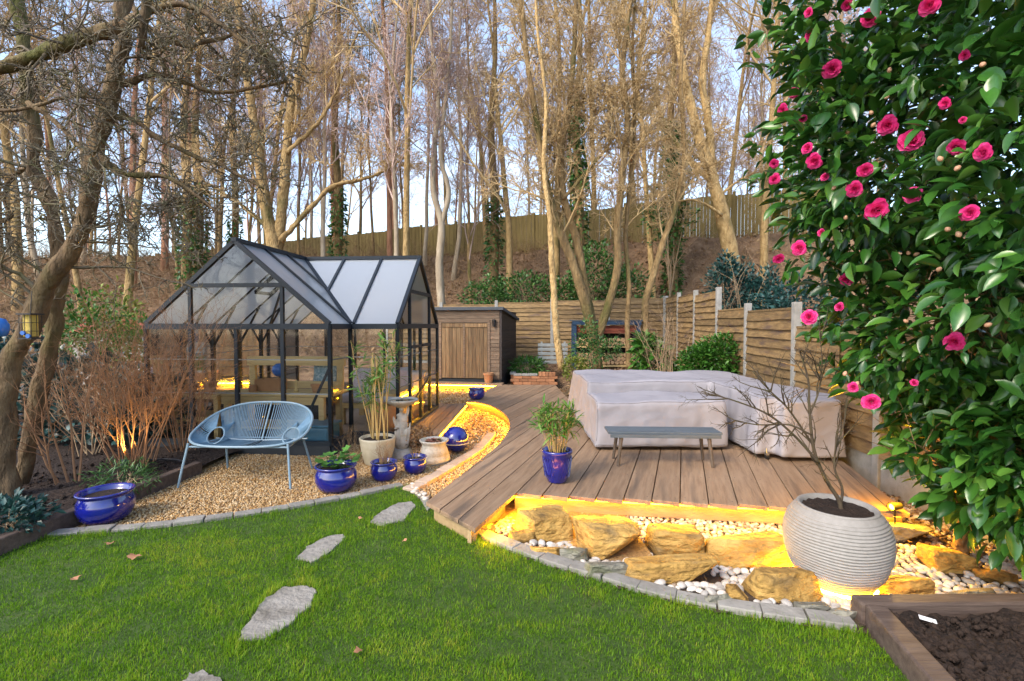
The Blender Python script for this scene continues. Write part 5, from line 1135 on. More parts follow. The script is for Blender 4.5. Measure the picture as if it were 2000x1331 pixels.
# ------------------------------------------------------------------ trees
def tree_parts(t, trunk_segs, crown, mtrunk, mtwig, ntr=8):
    V, F = trunk_segs; mesh_obj('trunk', np_mesh('trunk', V, [F], mtrunk, True), None, t)
    thick = [s for s in crown if np.mean(s[2]) > .03]; thin = [s for s in crown if np.mean(s[2]) <= .03]; Vs = []; Fs = []; o = 0
    for grp, n in ((thick, 6), (thin, 3)):
        if grp: V, F = seg_mesh(join_segs(grp), n); Vs.append(V); Fs.append(F + o); o += len(V)
    tag(mesh_obj('crown', np_mesh('crown', np.concatenate(Vs), [np.concatenate(Fs)], mtwig, True), None, t), kind='stuff')
def bare_proto(seed, Ht, r, mtr, mtw, kids=(15, 8, 6, 4), klen=(.34, .5, .5, .55), ang=(42, 45, 45, 45), up=(.05, .06, .03, .0), t0=.3, minr=.011, wander=.045, lean=.03):
    rng = np.random.default_rng(seed)
    lv = [dict(nseg=14, wander=wander, up=.03, kids=kids[0], kidlen=klen[0], ang=ang[0], kidrad=.5, t0=t0, taper=.15, minr=.03, tipshort=.55),
          dict(nseg=6, wander=.13, up=up[1], kids=kids[1], kidlen=klen[1], ang=ang[1], kidrad=.6, t0=.2, minr=.018, taper=.35),
          dict(nseg=4, wander=.18, up=up[2], kids=kids[2], kidlen=klen[2], ang=ang[2], kidrad=.6, t0=.15, minr=minr),
          dict(nseg=3, wander=.22, up=up[3], kids=kids[3], kidlen=klen[3], ang=45, kidrad=.8, t0=.2, minr=minr), dict(nseg=2, wander=.25)]
    g = grow(rng, np.array([[0, 0, -.2]]), np.array([[rng.normal() * lean, rng.normal() * lean, 1.]]), [Ht], [r], lv)
    P0, P1, R0, R1 = g[0][1]; pts = [Vector(P0[0])] + [Vector(p) for p in P1]; rad = [r * 1.25] + list(R1); mb = MB(); mb.tube(path_pts(pts, 2), np.interp(np.arange(len(pts) * 2 - 1) / 2, np.arange(len(pts)), rad).tolist(), 9)
    t = thing('bare_tree', 'tmp tree label to replace', 'tree'); mesh_obj('trunk', mb.mesh('trunk', True), mtr, t)
    tree_parts_crown(t, [s for _, s in g[1:]], mtw); return t
def tree_parts_crown(t, crown, mtwig):
    Vs = []; Fs = []; o = 0
    for s in crown:
        V, F = seg_mesh(s, 5 if np.mean(s[2]) > .025 else 3); Vs.append(V); Fs.append(F + o); o += len(V)
    tag(mesh_obj('crown', np_mesh('crown', np.concatenate(Vs), [np.concatenate(Fs)], mtwig, True), None, t), kind='stuff')
def ivy_on(t, pts, rads, z0, z1, n, size, seed, mat=None, spread=.6):
    rng = np.random.default_rng(seed); p = np.array([q[:] for q in pts]); i = rng.random(n) * (len(p) - 1); k = i.astype(int); f = (i - k)[:, None]; c = p[k] * (1 - f) + p[np.minimum(k + 1, len(p) - 1)] * f; r = np.interp(i, np.arange(len(p)), rads)
    a = rng.uniform(0, 6.28, n); d = np.stack([np.cos(a), np.sin(a), np.zeros(n)], 1); pos = c + d * (r + spread * r * rng.random(n) + .02)[:, None]; kk = (pos[:, 2] > z0) & (pos[:, 2] < z1)
    tag(leaves('ivy', L_SMALL, pos[kk], unit(d[kk] + rng.normal(size=(kk.sum(), 3)) * .5 + np.array([0, 0, -.3])), size * rng.uniform(.6, 1.2, kk.sum()), mat or m_leafi, rng, parent=t), kind='stuff')
protos = [bare_proto(1, 15, .19, m_bark, m_twig), bare_proto(2, 16, .15, m_barkw, m_twigw, ang=(32, 40, 45, 45), t0=.35), bare_proto(3, 14, .13, m_barkb, m_twigr, ang=(30, 35, 40, 40), klen=(.3, .5, .5, .5), t0=.3), bare_proto(4, 17, .22, m_barkw, m_twigw, kids=(13, 9, 6, 4), ang=(50, 45, 45, 45), t0=.28), bare_proto(6, 13, .1, m_bark, m_twigr, kids=(18, 6, 5, 4), ang=(35, 40, 45, 45), t0=.2, minr=.01)]
plab = ['wide crowned brown bare tree', 'slim golden bare tree', 'slim pale purplish bare tree', 'stout golden bare tree', 'thin bare sapling']
pgrp = ['wide twiggy trees on the bank', 'slim golden trees on the bank', 'slim pale trees on the bank', 'stout golden trees on the bank', 'thin saplings on the bank']
def pine(seed):
    rng = np.random.default_rng(seed); t = thing('pine_tree', 'tall reddish bare trunked pine with dark clumps of needles high up', 'pine tree', group='pines on the bank')
    Ht = 15.; g = grow(rng, np.array([[0, 0, -.2]]), np.array([[rng.normal() * .03, rng.normal() * .03, 1.]]), [Ht], [.16], [dict(nseg=12, wander=.03, up=.02, kids=20, kidlen=.13, ang=70, kidrad=.35, t0=.42, taper=.3, minr=.02, tipshort=.2), dict(nseg=4, wander=.18, up=.03, kids=7, kidlen=.5, ang=45, kidrad=.6, minr=.012), dict(nseg=3, wander=.2)])
    P0, P1, R0, R1 = g[0][1]; MB().tube([Vector(P0[0])] + [Vector(p) for p in P1], [.2] + list(R1), 9).build('trunk', m_barkr, t, smooth=True)
    tree_parts_crown(t, [g[1][1], g[2][1]], m_barkr); s = g[2][1]; m = rng.random(len(s[0])) < .5; c = s[1][m]; n = 5500; i = rng.integers(0, len(c), n)
    tag(leaves('needles', L_BLADE, c[i] + rng.normal(size=(n, 3)) * np.array([.28, .28, .14]), rng.normal(size=(n, 3)) + np.array([0, 0, .5]), rng.uniform(.14, .3, n), m_needle, rng, parent=t), kind='stuff'); return t
pines = [pine(5), pine(15)]
rng = np.random.default_rng(2024); used = [False] * 5; upine = [False] * 2; spots = []
def where(x, y):
    px = 1000 + FPX * x / y
    w = 'behind the leaning fruit tree' if px < 300 else 'behind the greenhouse' if px < 800 else 'behind the shed' if px < 1020 else 'behind the log store' if px < 1300 else 'behind the stepped panel fence'
    return (' this side of' if y < FY(x) else ' beyond') + ' the board fence ' + w
def place(src, flags, i, x, y, s, rz, label=None, group=None):
    o = src[i] if not flags[i] else copy_tree(src[i]); flags[i] = True
    o.location = (x, y, hz(x, y) - .1); o.rotation_euler = (0, 0, rz); o.scale = (s * .82, s * .82, s * rng.uniform(.95, 1.15))
    b = (label or 'tall reddish pine').replace(' on the bank', ''); o['label'] = b + where(x, y); o['group'] = (group or 'pines on the bank').replace(' on the bank', '') + where(x, y)
    return o
hero_px = [545, 862, 1160, 1225, 1400]
k = 0
for row, (ya, yb, n) in enumerate(((16.6, 19.5, 20), (19.5, 24, 26), (24, 34, 44), (34, 48, 46))):
    for q in range(n):
        px = -160 + (1720 + 160) * (q + rng.uniform(.1, .9)) / n; y = rng.uniform(ya, yb); x = (px - 1000) / FPX * y
        if any(abs(px - h) < 26 for h in hero_px) and row == 0: continue
        if abs(y - FY(x)) < .5: y += 1.2
        if rng.random() < (.07 if row else .03) + (.09 if px < 500 else 0):
            place(pines, upine, int(rng.integers(0, 2)), x, y, rng.uniform(.85, 1.15), rng.uniform(0, 6.28))
        else:
            i = int(rng.choice(5, p=[.2, .25, .22, .13, .2] if row < 2 else [.2, .15, .35, .0, .3])); place(protos, used, i, x, y, rng.uniform(.75, 1.15), rng.uniform(0, 6.28), plab[i], pgrp[i])
# trees with a course of their own
def hero(label, stems, mtr, mtw, seed, levels, cat='tree', t0=.35, kidn=10, kidlen=2.2, kidr=.35, ivy=None, name='bare_tree', ang=45, upk=.3, gnarl=.012):
    """stems: (list of (px,py[,Y]), Y, r0, r1)"""
    rng = np.random.default_rng(seed); paths = []
    for pix, Y, r0, r1 in stems:
        pts = path_pts([Q(p[0], p[1], p[2] if len(p) > 2 else Y) for p in pix], 7); rad = np.linspace(r0, r1, len(pts)).tolist(); paths.append((pts, rad))
    base = paths[0][0][0]; t = thing(name, label, cat, base); st = []; dr = []; ln = []; ra = []
    mb = MB()
    for pts, rad in paths:
        mb.tube([p - base for p in pts], rad, 10)
        L = len(pts)
        for _ in range(kidn):
            u = t0 + (1 - t0) * rng.random(); i = min(int(u * (L - 1)), L - 2); d = (pts[i + 1] - pts[i]).normalized(); s = Vector(rng.normal(size=3)); s = (s - d * s.dot(d)).normalized(); a = math.radians(ang + rng.normal() * 12)
            st.append((pts[i] - base)[:]); dr.append((d * math.cos(a) + s * math.sin(a) + Vector((0, 0, upk)))[:]); ln.append(kidlen * rng.uniform(.6, 1.3) * (1.2 - .5 * u)); ra.append(max(.006, rad[i] * kidr * rng.uniform(.6, 1.2)))
    if gnarl: mb.v = [tuple(Vector(v) + mnoise.noise_vector(Vector(v) * 4.5 + base) * gnarl * 1.3 + mnoise.noise_vector(Vector(v) * 15) * gnarl * .6) for v in mb.v]
    mb.build('trunk', mtr, t, smooth=True); g = grow(rng, st, dr, ln, ra, levels); tree_parts_crown(t, [s for _, s in g], mtw)
    if ivy:
        for n, z0, z1, size in ivy: ivy_on(t, [p - base for p in paths[0][0]], paths[0][1], z0 - base.z, z1 - base.z, n, size, seed)
    return t
LV = [dict(nseg=5, wander=.14, up=.05, kids=8, kidlen=.5, ang=45, kidrad=.6, minr=.014), dict(nseg=4, wander=.18, up=.03, kids=6, kidlen=.5, ang=45, kidrad=.6, minr=.010), dict(nseg=3, wander=.2, kids=4, kidlen=.5, ang=45, kidrad=.8, minr=.008), dict(nseg=2, wander=.25)]
hero('broad golden tree with twin trunks and a long low limb behind the greenhouse', [([(545, 530), (532, 470), (515, 380), (505, 300), (490, 200), (470, 60), (460, -80)], 17, .25, .09), ([(540, 500), (552, 400), (560, 300), (570, 200), (600, 80), (620, -70)], 17.1, .2, .08), ([(548, 470), (590, 425), (645, 368), (700, 352), (745, 338), (800, 300)], 16.8, .1, .03), ([(528, 450), (470, 400), (430, 375), (385, 345)], 16.9, .08, .025), ([(560, 300), (620, 240), (660, 170), (700, 60)], 17, .07, .03)], m_barkw, m_twigw, 71, LV, kidn=12, kidlen=2.0, gnarl=.04)
hero('slender pale tree with a kinked forked trunk behind the shed', [([(863, 610), (858, 520), (862, 440), (846, 370), (848, 290), (856, 200), (845, 100), (830, -60)], 16.4, .14, .05), ([(862, 440), (876, 375), (860, 300), (870, 200), (880, 80), (885, -60)], 16.4, .09, .04)], m_barkb, m_twigr, 72, LV, kidn=11, kidlen=1.9, ang=32, t0=.45)
hero('mossy tree of several leaning stems growing behind the log store', [([(1168, 724), (1152, 630), (1122, 525), (1088, 435), (1064, 345), (1050, 250), (1030, 120), (1012, -60)], 12.4, .15, .05), ([(1160, 650), (1142, 560), (1126, 470), (1102, 390), (1096, 300), (1112, 200), (1122, 80), (1126, -60)], 12.6, .13, .05), ([(1166, 660), (1190, 592), (1206, 520), (1206, 440), (1216, 340), (1226, 240), (1216, 140), (1230, 20), (1240, -60)], 12.5, .12, .05), ([(1100, 390), (1150, 330), (1190, 280), (1200, 220)], 12.5, .05, .02)], m_bark, m_twigw, 73, LV, kidn=26, kidlen=1.7, ivy=[(700, .5, 1.6, .09)])
hero('slim straight trunk rising from the brick planter', [([(1097, 722), (1087, 650), (1081, 560), (1076, 470), (1073, 420), (1062, 330), (1066, 200), (1050, 60), (1045, -60)], 11.9, .095, .03)], m_barkw, m_twigw, 74, LV, kidn=10, kidlen=1.3, t0=.55)
hero('thin upright trunk in front of the log store', [([(1229, 724), (1225, 640), (1229, 560), (1222, 470), (1228, 380), (1240, 250), (1235, 100), (1245, -60)], 12.7, .075, .03)], m_bark, m_twigw, 75, LV, kidn=24, kidlen=1.5, t0=.45)
hero('leaning trunk between the log store and the corner of the fences', [([(1262, 704), (1260, 600), (1275, 540), (1296, 470), (1320, 400), (1336, 300), (1330, 150), (1342, -60)], 13.2, .11, .04)], m_bark, m_twigw, 76, LV, kidn=24, kidlen=1.7, t0=.4)
hero('sunlit plane tree with smooth pale forked trunk on the bank', [([(1436, 545), (1422, 470), (1406, 400), (1388, 340), (1366, 270), (1345, 190), (1325, 80), (1310, -80)], 16.6, .27, .1), ([(1388, 345), (1386, 260), (1372, 160), (1385, 60), (1396, -80)], 16.7, .16, .07), ([(1394, 360), (1345, 310), (1310, 262), (1280, 200)], 16.6, .1, .04), ([(1400, 385), (1450, 350), (1500, 330)], 16.6, .05, .02), ([(1410, 420), (1360, 392), (1300, 395)], 16.3, .05, .02)], m_barkw, m_twigw, 77, LV, kidn=12, kidlen=1.9, gnarl=.03)
for k, (px, py, Y, r, n, lab) in enumerate(((362, 560, 17.2, .17, 900, 'tree trunk wrapped in ivy behind the greenhouse gable'), (384, 550, 18.0, .19, 1000, 'thicker ivy wrapped trunk beside another behind the greenhouse gable'), (456, 520, 19.5, .15, 700, 'ivy clad tree beside the broad golden twin trunk'), (657, 520, 20.0, .2, 900, 'tree with dense ivy sleeve standing before the board fence'), (962, 560, 18.5, .2, 900, 'ivy covered trunk behind the shed'), (1128, 520, 17.5, .2, 900, 'ivy covered trunk behind the mossy many stemmed tree'), (1312, 480, 18.0, .2, 1000, 'ivy covered trunk beside the sunlit plane tree'))):
    b = Q(px, py, Y); gz_ = hz(b.x, b.y) - .2; top = 15.
    t = hero(lab, [([(px, 635 - (gz_ - 1.6) / Y * FPX), (px + 4, 400), (px - 3, 250), (px + 5, 100), (px + 2, -100)], Y, r, .05)], m_bark, m_twig, 80 + k, LV, kidn=12, kidlen=2.0, t0=.5, ivy=[(n * 3, gz_, [6.2, 6.8, 6.0, 7.2, 6.5, 9.5, 9.0][k], .2)])
# mossy old apple tree with spurs
AL = [dict(nseg=6, wander=.22, up=-.01, kids=7, kidlen=.55, ang=55, kidrad=.6, minr=.008, t0=.15), dict(nseg=5, wander=.3, up=.0, kids=6, kidlen=.4, ang=60, kidrad=.65, minr=.0055, t0=.1), dict(nseg=3, wander=.36, kids=2, kidlen=.4, ang=60, kidrad=.85, minr=.004), dict(nseg=2, wander=.4)]
hero('old mossy fruit tree with a bent leaning trunk and gnarled spurs', [
    ([(18, 1000), (8, 900), (6, 800), (22, 705), (56, 645), (76, 595), (98, 545), (140, 490), (164, 430), (175, 370), (188, 290), (206, 220), (226, 150), (238, 80), (246, -60)], 4.25, .09, .054),
    ([(30, 985), (58, 865), (78, 760), (102, 660), (112, 600), (116, 520), (112, 460), (104, 420), (84, 370), (68, 330), (72, 270), (58, 180), (40, 60), (30, -60)], 4.6, .07, .048),
    ([(240, 52), (190, 62), (145, 82), (90, 100), (30, 120), (-70, 150)], 4.2, .055, .05), ([(72, 335), (45, 332), (22, 352), (8, 385), (14, 412), (20, 425), (-8, 442)], 4.6, .022, .014),
    ([(204, 225), (260, 235), (330, 280), (420, 320), (520, 372)], 4.3, .032, .01), ([(220, 165), (320, 150), (430, 180), (560, 160)], 4.4, .034, .01), ([(185, 300), (250, 340), (330, 350), (430, 420)], 4.1, .03, .01),
    ([(240, 60), (290, 20), (360, 8), (450, 60), (520, 110)], 4.2, .036, .012), ([(60, 200), (120, 255), (190, 315), (250, 348)], 3.9, .022, .008), ([(-60, 205), (40, 215), (130, 190), (200, 195)], 3.9, .02, .008), ([(245, 0), (300, 60), (380, 90), (480, 60), (600, 90)], 4.5, .03, .008), ([(280, -60), (285, 20), (276, 90)], 4.0, .04, .025)],
    m_barkm, m_twigg, 90, AL, kidn=10, kidlen=.8, kidr=.28, ang=58, upk=-.05, name='apple_tree', t0=.3, gnarl=.022)

# ------------------------------------------------------------------ shrubs
def P2(px, py, Y): q = Q(px, py, Y); return q
twb = P(262, 908, .1)
rng = np.random.default_rng(31)
def fan_shrub(label, loc, n, h, seed, mat, lean=.55, r=.008, kids=9, name='bare_shrub', lv=3, spread=.14):
    return twiggy(name, label, 'shrub', loc, n, h, seed, mat, spread, lean, r, kids, lv, 38)
fan_shrub('bare golden shrub lit from below by the spike spotlight', tuple(twb), 34, 1.75, 51, m_twigs, kids=11, r=.007, spread=.22)
fan_shrub('slim bare shrub with arching twigs between tree and spotlight', tuple(P(148, 940, .1)), 5, 1.5, 52, m_twigs, .35, .011, 10)
fan_shrub('tangled bare shrub against the greenhouse gable glass', tuple(P(330, 890, .1) + Vector((0, .25, 0))), 20, 1.7, 53, m_twigs, .5, .006, 10)
fan_shrub('bare brown shrub in front of the corner of the fences', (2.95, 9.2, .33), 16, 1.5, 54, m_twig, .35, .008, 8)
fan_shrub('thin bare shrub tangled below the leaning trunk', (-4.9, 5.6, .1), 12, 1.3, 55, m_twig, .6, .006, 9)
bush('ivy_bush', 'dark ivy thicket behind the leaning fruit tree', 'bush', [(-5.5, 6.3, .65, .8, .5, .62), (-4.75, 6.35, .5, .5, .4, .55), (-6.4, 6.2, .8, .7, .5, .7)], 2600, .10, L_ROUND, m_leafd, 61, (-5.4, 6.3, .08))
bush('evergreen_shrub', 'rounded bright green laurel behind the sofa cover', 'shrub', [(3.86, 8.85, .94, .55, .34, .46), (3.5, 8.9, .86, .42, .32, .38)], 3800, .085, L_BROAD, m_leafb, 62, (3.75, 8.9, .2), lump=.15)
bush('evergreen_shrub', 'large leaved green shrub beside the log store', 'shrub', [(2.88, 9.9, .85, .36, .3, .42), (2.75, 9.9, 1.15, .2, .2, .22)], 420, .2, L_BROAD, m_leafb, 63, (2.85, 9.9, .33), droop=.25)
bush('evergreen_shrub', 'dark leafy shrub in front of the stacked logs', 'shrub', [(1.75, 11.2, 1.0, .42, .3, .42), (2.2, 11.3, 1.05, .42, .3, .28), (1.8, 11.3, 1.4, .2, .2, .35)], 1500, .07, L_SMALL, m_leafi, 64, (1.85, 11.2, .33))
bush('golden_shrub', 'small yellow green shrub at the foot of the log store', 'shrub', [(1.42, 10.9, .62, .3, .25, .3)], 900, .06, L_SMALL, m_leafy, 65, (1.42, 10.9, .33))
bush('conifer_shrub', 'blue green shrub standing over the fence below the plane tree', 'shrub', [(5.15, 11.3, 2.3, .65, .5, .75), (4.95, 11.2, 2.9, .25, .25, .35), (5.75, 11.0, 2.0, .6, .5, .85)], 4200, .11, L_SMALL, m_leafbl, 66, (5.3, 11.2, .3))
bush('conifer_shrub', 'dark blue green shrub behind the stepped part of the panel fence', 'shrub', [(5.75, 9.6, 1.7, .8, .6, .85), (5.2, 9.9, 1.6, .4, .4, .7)], 3200, .10, L_SMALL, m_leafbl, 67, (5.6, 9.7, .2))
bush('evergreen_shrub', 'dark rounded evergreen on the bank behind the shed', 'shrub', [(.5, 16.6, 2.7, 1.0, .6, .7), (-.9, 16.8, 2.5, .8, .6, .7)], 2600, .13, L_SMALL, m_leafi, 68, (.1, 16.8, .9))
bush('evergreen_shrub', 'tall green evergreen mass on the bank behind the many stemmed tree', 'shrub', [(2.9, 16.4, 3.1, 1.0, .6, 1.2), (3.9, 16.6, 2.7, .9, .6, .9), (1.9, 16.5, 2.5, .6, .5, .8)], 4200, .14, L_SMALL, m_leafi, 69, (2.9, 16.6, .9))
bush('evergreen_shrub', 'loose evergreen shrub higher on the bank beside the ivy trunk', 'shrub', [(5.6, 17.6, 5.6, .9, .6, 1.3), (6.0, 17.4, 7.4, .7, .5, 1.0)], 1700, .15, L_SMALL, m_leafi, 70, (5.7, 17.5, 2.6), thick=.8)
bush('garden_shrub', 'fresh green shrub behind the leaning fruit tree', 'shrub', [(-7.1, 8.0, 1.55, .7, .5, .6), (-6.3, 8.2, 1.2, .5, .5, .6)], 2200, .09, L_SMALL, m_leafb, 171, (-6.9, 8.1, .05), thick=.8)
bush('garden_shrub', 'mossy yellow green shrub beside the leaning trunk', 'shrub', [(-7.4, 9.0, 1.5, .55, .5, .75)], 1300, .09, L_SMALL, m_leafy, 172, (-7.4, 9.0, .05), thick=.9)
t = thing('outbuilding', 'low neighbouring outbuilding with red tiled roof', 'outbuilding', (-10.0, 11.2, -.05)); MB().box((.9, .8, .75), (2.2, 1.6, 1.5)).build('wall', m_render, t)
for k in range(4):
    for j in range(10): MB().box((-.2 + j * .245, -.05 + k * .2, 1.53 + k * .09), (.235, .24, .025), rot=Matrix.Rotation(.42, 3, 'X')).build('tile', m_redtile, t)
MB().box((.9, .95, 1.72), (2.3, 1.3, .3)).build('ridge_course', m_redtile, t)
# brush and litter on the bank
rng = np.random.default_rng(99); n = 8200
x = rng.uniform(-30, 14, n); y = rng.uniform(13.8, 27, n); k = (y > np.where(x < -6, 13.8, 15.9)) & (y < FY(x) - .3); x, y = x[k], y[k]; n = len(x)
g = grow(rng, np.stack([x, y, H(x, y) - .05], 1), unit(rng.normal(size=(n, 3)) * .5 + np.array([0, -.2, 1.])), rng.uniform(.3, 1.5, n), rng.uniform(.006, .012, n), [dict(nseg=4, wander=.2, up=.0, kids=4, kidlen=.5, ang=45, kidrad=.8, minr=.006), dict(nseg=2, wander=.3)])
V, F = seg_mesh(join_segs([s for _, s in g]), 3); tag(mesh_obj('brushwood', np_mesh('brushwood', V, [F], m_drystem)), 'tangle of dry brown stems covering the bank', 'brush', kind='stuff')
n = 16000; x = rng.uniform(-28, 13, n); y = rng.uniform(13.8, 26, n); k = (y > np.where(x < -6, 13.8, 15.9)) & (y < FY(x) - .2); x, y = x[k], y[k]; n = len(x)
tag(leaves('bank_litter', L_SMALL, np.stack([x, y, H(x, y) + rng.uniform(0, .1, n)], 1), rng.normal(size=(n, 3)) * np.array([1, 1, .5]), rng.uniform(.08, .24, n), m_dry, rng, roll=1.), 'fallen brown leaves and bracken on the bank', 'leaf litter', kind='stuff')
n = 3500; x = rng.uniform(.9, 4.3, n); y = rng.uniform(8.5, 14.6, n); tag(leaves('bed_litter', L_SMALL, np.stack([x, y, H(x, y) + .02], 1), rng.normal(size=(n, 3)) * np.array([1, 1, .3]), rng.uniform(.04, .1, n), m_dry, rng, roll=1.), 'brown leaves on the raised bed below the end fence', 'leaf litter', kind='stuff')

# bird feeder and blue hanging ornament in the fruit tree
q = Q(60, 640, 4.0); t = thing('bird_feeder', 'square caged bird feeder hanging from the leaning fruit tree', 'bird feeder', q)
MB().box((0, 0, .11), (.12, .12, .012)).build('roof', m_black, t); MB().box((0, 0, .015), (.065, .065, .18)).build('seed', m_seed, t); MB().box((0, 0, -.09), (.11, .11, .012)).build('tray', m_black, t); MB().tube([(0, 0, .11), (.02, 0, .3)], .003, 4).build('hook', m_black, t)
for a in range(4):
    for j in (-1, 0, 1):
        v = [(j * .045, -.05), (.05, j * .045), (j * .045, .05), (-.05, j * .045)][a]; MB().tube([(*v, -.09), (*v, .11)], .0025, 4).build('bar', m_black, t)
for z in (-.03, .04): MB().tube([(.05, .05, z), (-.05, .05, z), (-.05, -.05, z), (.05, -.05, z)], .0025, 4, closed=True).build('bar', m_black, t)
for dx, dz in ((-.012, -.045), (.03, -.07)): MB().tube([(dx, -.06, dz), (dx, -.045, dz)], .018, 10).build('port', m_slate, t)
q = Q(-4, 640, 3.4); t = thing('hanging_feeder', 'round bright blue feeder hanging beside the caged bird feeder', 'feeder', q); MB().lathe([(.001, -.07), (.045, -.06), (.062, -.02), (.06, .02), (.04, .06), (.001, .07)], 20).build('body', m_slate, t, smooth=True); MB().tube([(0, 0, .06), (0, 0, .5)], .002, 4).build('string', m_black, t)
# ------------------------------------------------------------------ small maple in the ridged pot
b = BPx; Y0 = b.y
t = hero('bare little maple with thin arching twigs in the ridged pot', [([(1640, 1040), (1641, 985), (1615, 940), (1590, 880), (1581, 800), (1578, 740), (1560, 680)], Y0, .015, .004), ([(1641, 990), (1645, 955), (1630, 915), (1634, 870), (1648, 830), (1655, 780)], Y0 + .02, .009, .003), ([(1600, 905), (1550, 850), (1500, 810), (1440, 785), (1370, 765)], Y0 - .02, .009, .003), ([(1588, 870), (1540, 800), (1500, 760), (1470, 725)], Y0 + .05, .007, .003), ([(1582, 810), (1600, 760), (1605, 700), (1600, 650)], Y0, .006, .002), ([(1585, 850), (1540, 830), (1480, 830), (1430, 820)], Y0 - .08, .006, .0025)], m_acer, m_acer, 201,
         [dict(nseg=4, wander=.14, up=.02, kids=5, kidlen=.5, ang=38, kidrad=.7, minr=.0011), dict(nseg=3, wander=.16, kids=3, kidlen=.5, ang=40, kidrad=.8, minr=.0009), dict(nseg=2, wander=.2)], kidn=9, kidlen=.26, kidr=.4, t0=.25, gnarl=0, name='maple_tree', ang=38, upk=.1)
# ------------------------------------------------------------------ camellia
rng = np.random.default_rng(300); CB = np.array([3.2, 3.4, 0.0])
CM = thing('camellia', 'tall glossy camellia bush covered with bright pink flowers', 'camellia', tuple(CB))
ells = [(2.95, 3.05, 2.95, 1.22, 1.0, 1.25), (2.72, 2.9, 1.62, .68, .75, .65), (2.92, 2.85, .98, .52, .55, .5), (2.1, 2.9, 2.55, .42, .5, .6), (2.28, 1.95, 2.25, .5, .5, .85), (2.55, 2.1, 3.2, .9, .7, .8), (2.2, 3.0, 3.6, .5, .6, .7), (2.85, 2.35, 1.25, .4, .4, .55), (2.62, 2.45, .95, .3, .3, .42), (2.98, 2.72, .62, .45, .4, .36)]
P_, D_ = [], []; 
for e, n in zip(ells, (6400, 2800, 1700, 1200, 1500, 2400, 1200, 1200, 700, 900)):
    p, d, _ = shell_pts(rng, e, n, .55, .28, 2.6); P_.append(p); D_.append(d)
p = np.concatenate(P_); d = np.concatenate(D_)
inner = np.zeros(len(p), bool)
for e in ells:
    q = (p - np.array(e[:3])) / np.array(e[3:]); inner |= (np.sum(q * q, 1) < .3)
k = ~inner & (p[:, 2] > .2) & (p[:, 1] < 4.2) & ((p[:, 0] < 3.4) | (p[:, 2] > 1.75)); p, d = p[k], d[k]
n = len(p); d = unit(d * .75 + rng.normal(size=(n, 3)) * .5 + np.array([-.1, -.15, -.12])); size = rng.uniform(.06, .145, n)
px = 1000 + FPX * p[:, 0] / p[:, 1]; vis = (px < 2040) & (p[:, 1] > .3); front = np.argsort(-(size / p[:, 1]) * vis * (d[:, 1] < .3)); one = front[:280]; rest = np.setdiff1d(np.arange(n), one)
L_CAM = leaf_t(.23, .2, .55, 5, .92)
lmv = [np_mesh('leaf', L_CAM[0], L_CAM[1], m_leafci, True)]; R = frames(d, rng, rng.normal(size=n) * .6, (0, 0, 1))
for i in one:
    o = mesh_obj('leaf', lmv[0], None, CM); M4 = Matrix(R[i].tolist()).to_4x4(); M4.translation = Vector((p[i] - CB).tolist()); o.matrix_local = M4 @ Matrix.Scale(float(size[i]), 4)
V, F, o = scatter(L_CAM[0], L_CAM[1], p[rest] - CB, R[rest], size[rest]); tag(mesh_obj('foliage', np_mesh('foliage', V, F, m_leafc, True, rng.random(len(rest))[o]), None, CM), kind='stuff')
# limbs
st = np.zeros((6, 3)); tg = np.array([[-.1, -.2, 3.2], [-.9, -.3, 2.4], [-.3, -.8, 2.2], [.5, .1, 3.4], [-.3, -.35, 1.3], [-.6, -1.1, 2.0]]); g = grow(rng, st, unit(tg + np.array([0, 0, .6])), np.linalg.norm(tg, axis=1) * 1.05, np.array([.05, .04, .04, .04, .028, .035]), [dict(nseg=8, wander=.1, kids=14, kidlen=.4, ang=50, kidrad=.5, t0=.2, minr=.008), dict(nseg=5, wander=.15, kids=7, kidlen=.5, ang=45, kidrad=.6, minr=.004), dict(nseg=3, wander=.2)])
V, F = seg_mesh(g[0][1], 8); mesh_obj('trunk', np_mesh('trunk', V, [F], m_bark, True), None, CM); V, F = seg_mesh(join_segs([s for _, s in g[1:]]), 4); tag(mesh_obj('branches', np_mesh('branches', V, [F], m_bark, True), None, CM), kind='stuff')
# flowers: ruffled double blooms
def bloom(seed, n=34):
    r = random.Random(seed); mb = MB()
    for i in range(n):
        f = i / n; a = i * 2.39996 + r.uniform(-.25, .25); tilt = 1.45 - 1.35 * (f ** .8); L = .5 * (.55 + .45 * f) * r.uniform(.88, 1.1); W = L * .52
        ax = Vector((math.cos(a), math.sin(a), 0)); up = Vector((0, 0, 1)); d1 = ax * math.cos(tilt) + up * math.sin(tilt); sd = Vector((-math.sin(a), math.cos(a), 0)); nn = d1.cross(sd); vs = []
        for u in range(4):
            for v in (-1, -.4, .4, 1):
                t_ = u / 3; w = W * math.sin(math.pi * (.16 + .62 * t_)) ; vs.append(ax * .03 + d1 * (L * t_ - (.05 * L * abs(v) if u == 3 else 0)) + sd * v * w + nn * (-.12 * L * t_ * t_ * (1.2 if f > .5 else -.6) + .1 * L * v * v + r.uniform(-.025, .025) * L * 1.6))
        mb.add(vs, [(u * 4 + q, u * 4 + q + 1, u * 4 + q + 5, u * 4 + q + 4) for u in range(3) for q in range(3)])
    me = mb.mesh('flower', True); me.materials.append(m_petal); return me
blooms = [bloom(s) for s in range(4)]
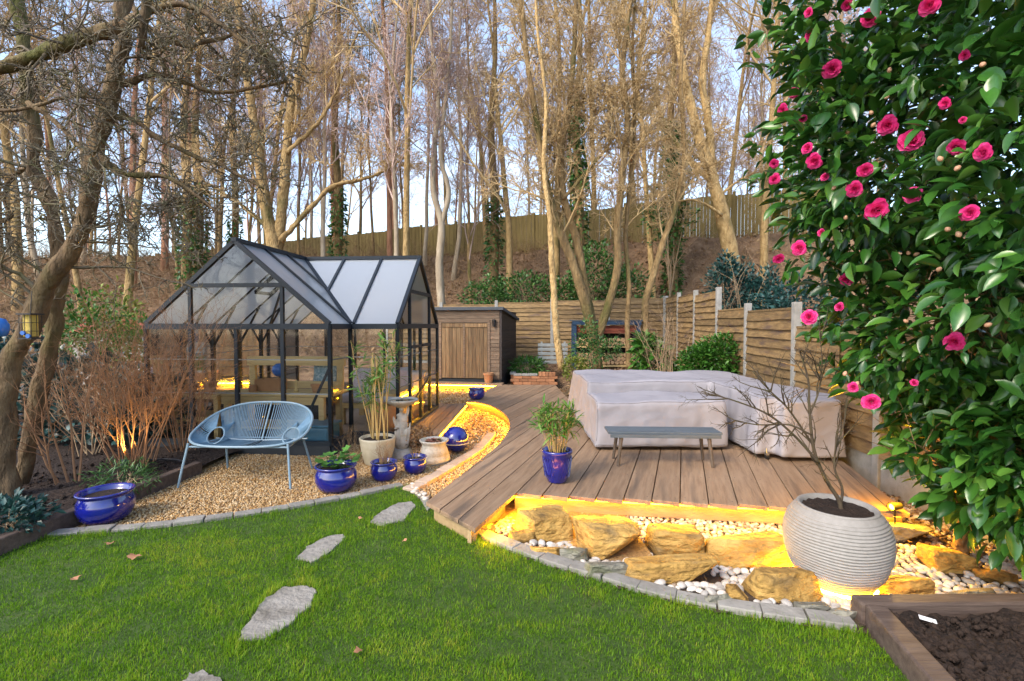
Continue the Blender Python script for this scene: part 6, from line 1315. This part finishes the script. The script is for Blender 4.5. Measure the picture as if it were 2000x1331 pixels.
fl = [(1817, 10, 44), (1626, 135, 42), (1585, 70, 26), (1700, 35, 40), (1735, 245, 44), (1780, 275, 54), (1847, 202, 26), (1868, 287, 38), (1922, 298, 40), (1578, 290, 28), (1592, 315, 36), (1512, 320, 22), (1513, 350, 26), (1690, 332, 34), (1670, 370, 36), (1783, 382, 40), (1712, 410, 50), (1895, 416, 40), (1562, 485, 34), (1550, 182, 24), (1530, 214, 26), (1569, 232, 18), (1654, 546, 30), (1580, 620, 36), (1865, 668, 44), (1702, 785, 40), (1667, 757, 24), (1785, 748, 18), (1885, 108, 24), (1612, 346, 20), (1580, 25, 20), (1655, 10, 26), (1640, 600, 22), (1521, 505, 26), (1605, 455, 18), (1880, 235, 16)]
rr = random.Random(12); used_f = 0
dir_all = p
def surface_hit(px, py):
    r = pixray(px, py); r = np.array(r[:]); r /= np.linalg.norm(r); o = np.array([0, 0, CAMZ]); best = None
    for e in ells:
        c, s = np.array(e[:3]), np.array(e[3:]); oc = (o - c) / s; rd = r / s; A_ = rd @ rd; B_ = 2 * oc @ rd; C_ = oc @ oc - 1; q = B_ * B_ - 4 * A_ * C_
        if q > 0:
            t_ = (-B_ - math.sqrt(q)) / (2 * A_)
            if t_ > 0 and (best is None or t_ < best): best = t_
    return o + r * (best if best else 3.0), r
for k, (px, py, w) in enumerate(fl):
    h, r = surface_hit(px, py); h = h - r * .04; o = mesh_obj('flower', blooms[k % 4], None, CM); o.location = Vector((h - CB).tolist()); s = w / FPX * h[1] * .82; o.scale = (s, s, s)
    n_ = Vector((-r).tolist()) + Vector((rr.uniform(-.5, .3), rr.uniform(-.3, .3), rr.uniform(-.45, .35))); o.rotation_euler = n_.to_track_quat('Z', 'Y').to_euler()
for k in range(26):
    h, r = surface_hit(rr.uniform(1560, 1960), rr.uniform(0, 800)); o = MB().lathe([(.001, 0), (.35, .2), (.5, .6), (.3, 1.1), (.001, 1.3)], 8).build('bud', m_bud, CM, smooth=True); o.location = Vector((h - r * .03 - CB).tolist()); o.scale = (.022,) * 3; o.rotation_euler = (rr.uniform(-1, 1), rr.uniform(-1, 1), 0)
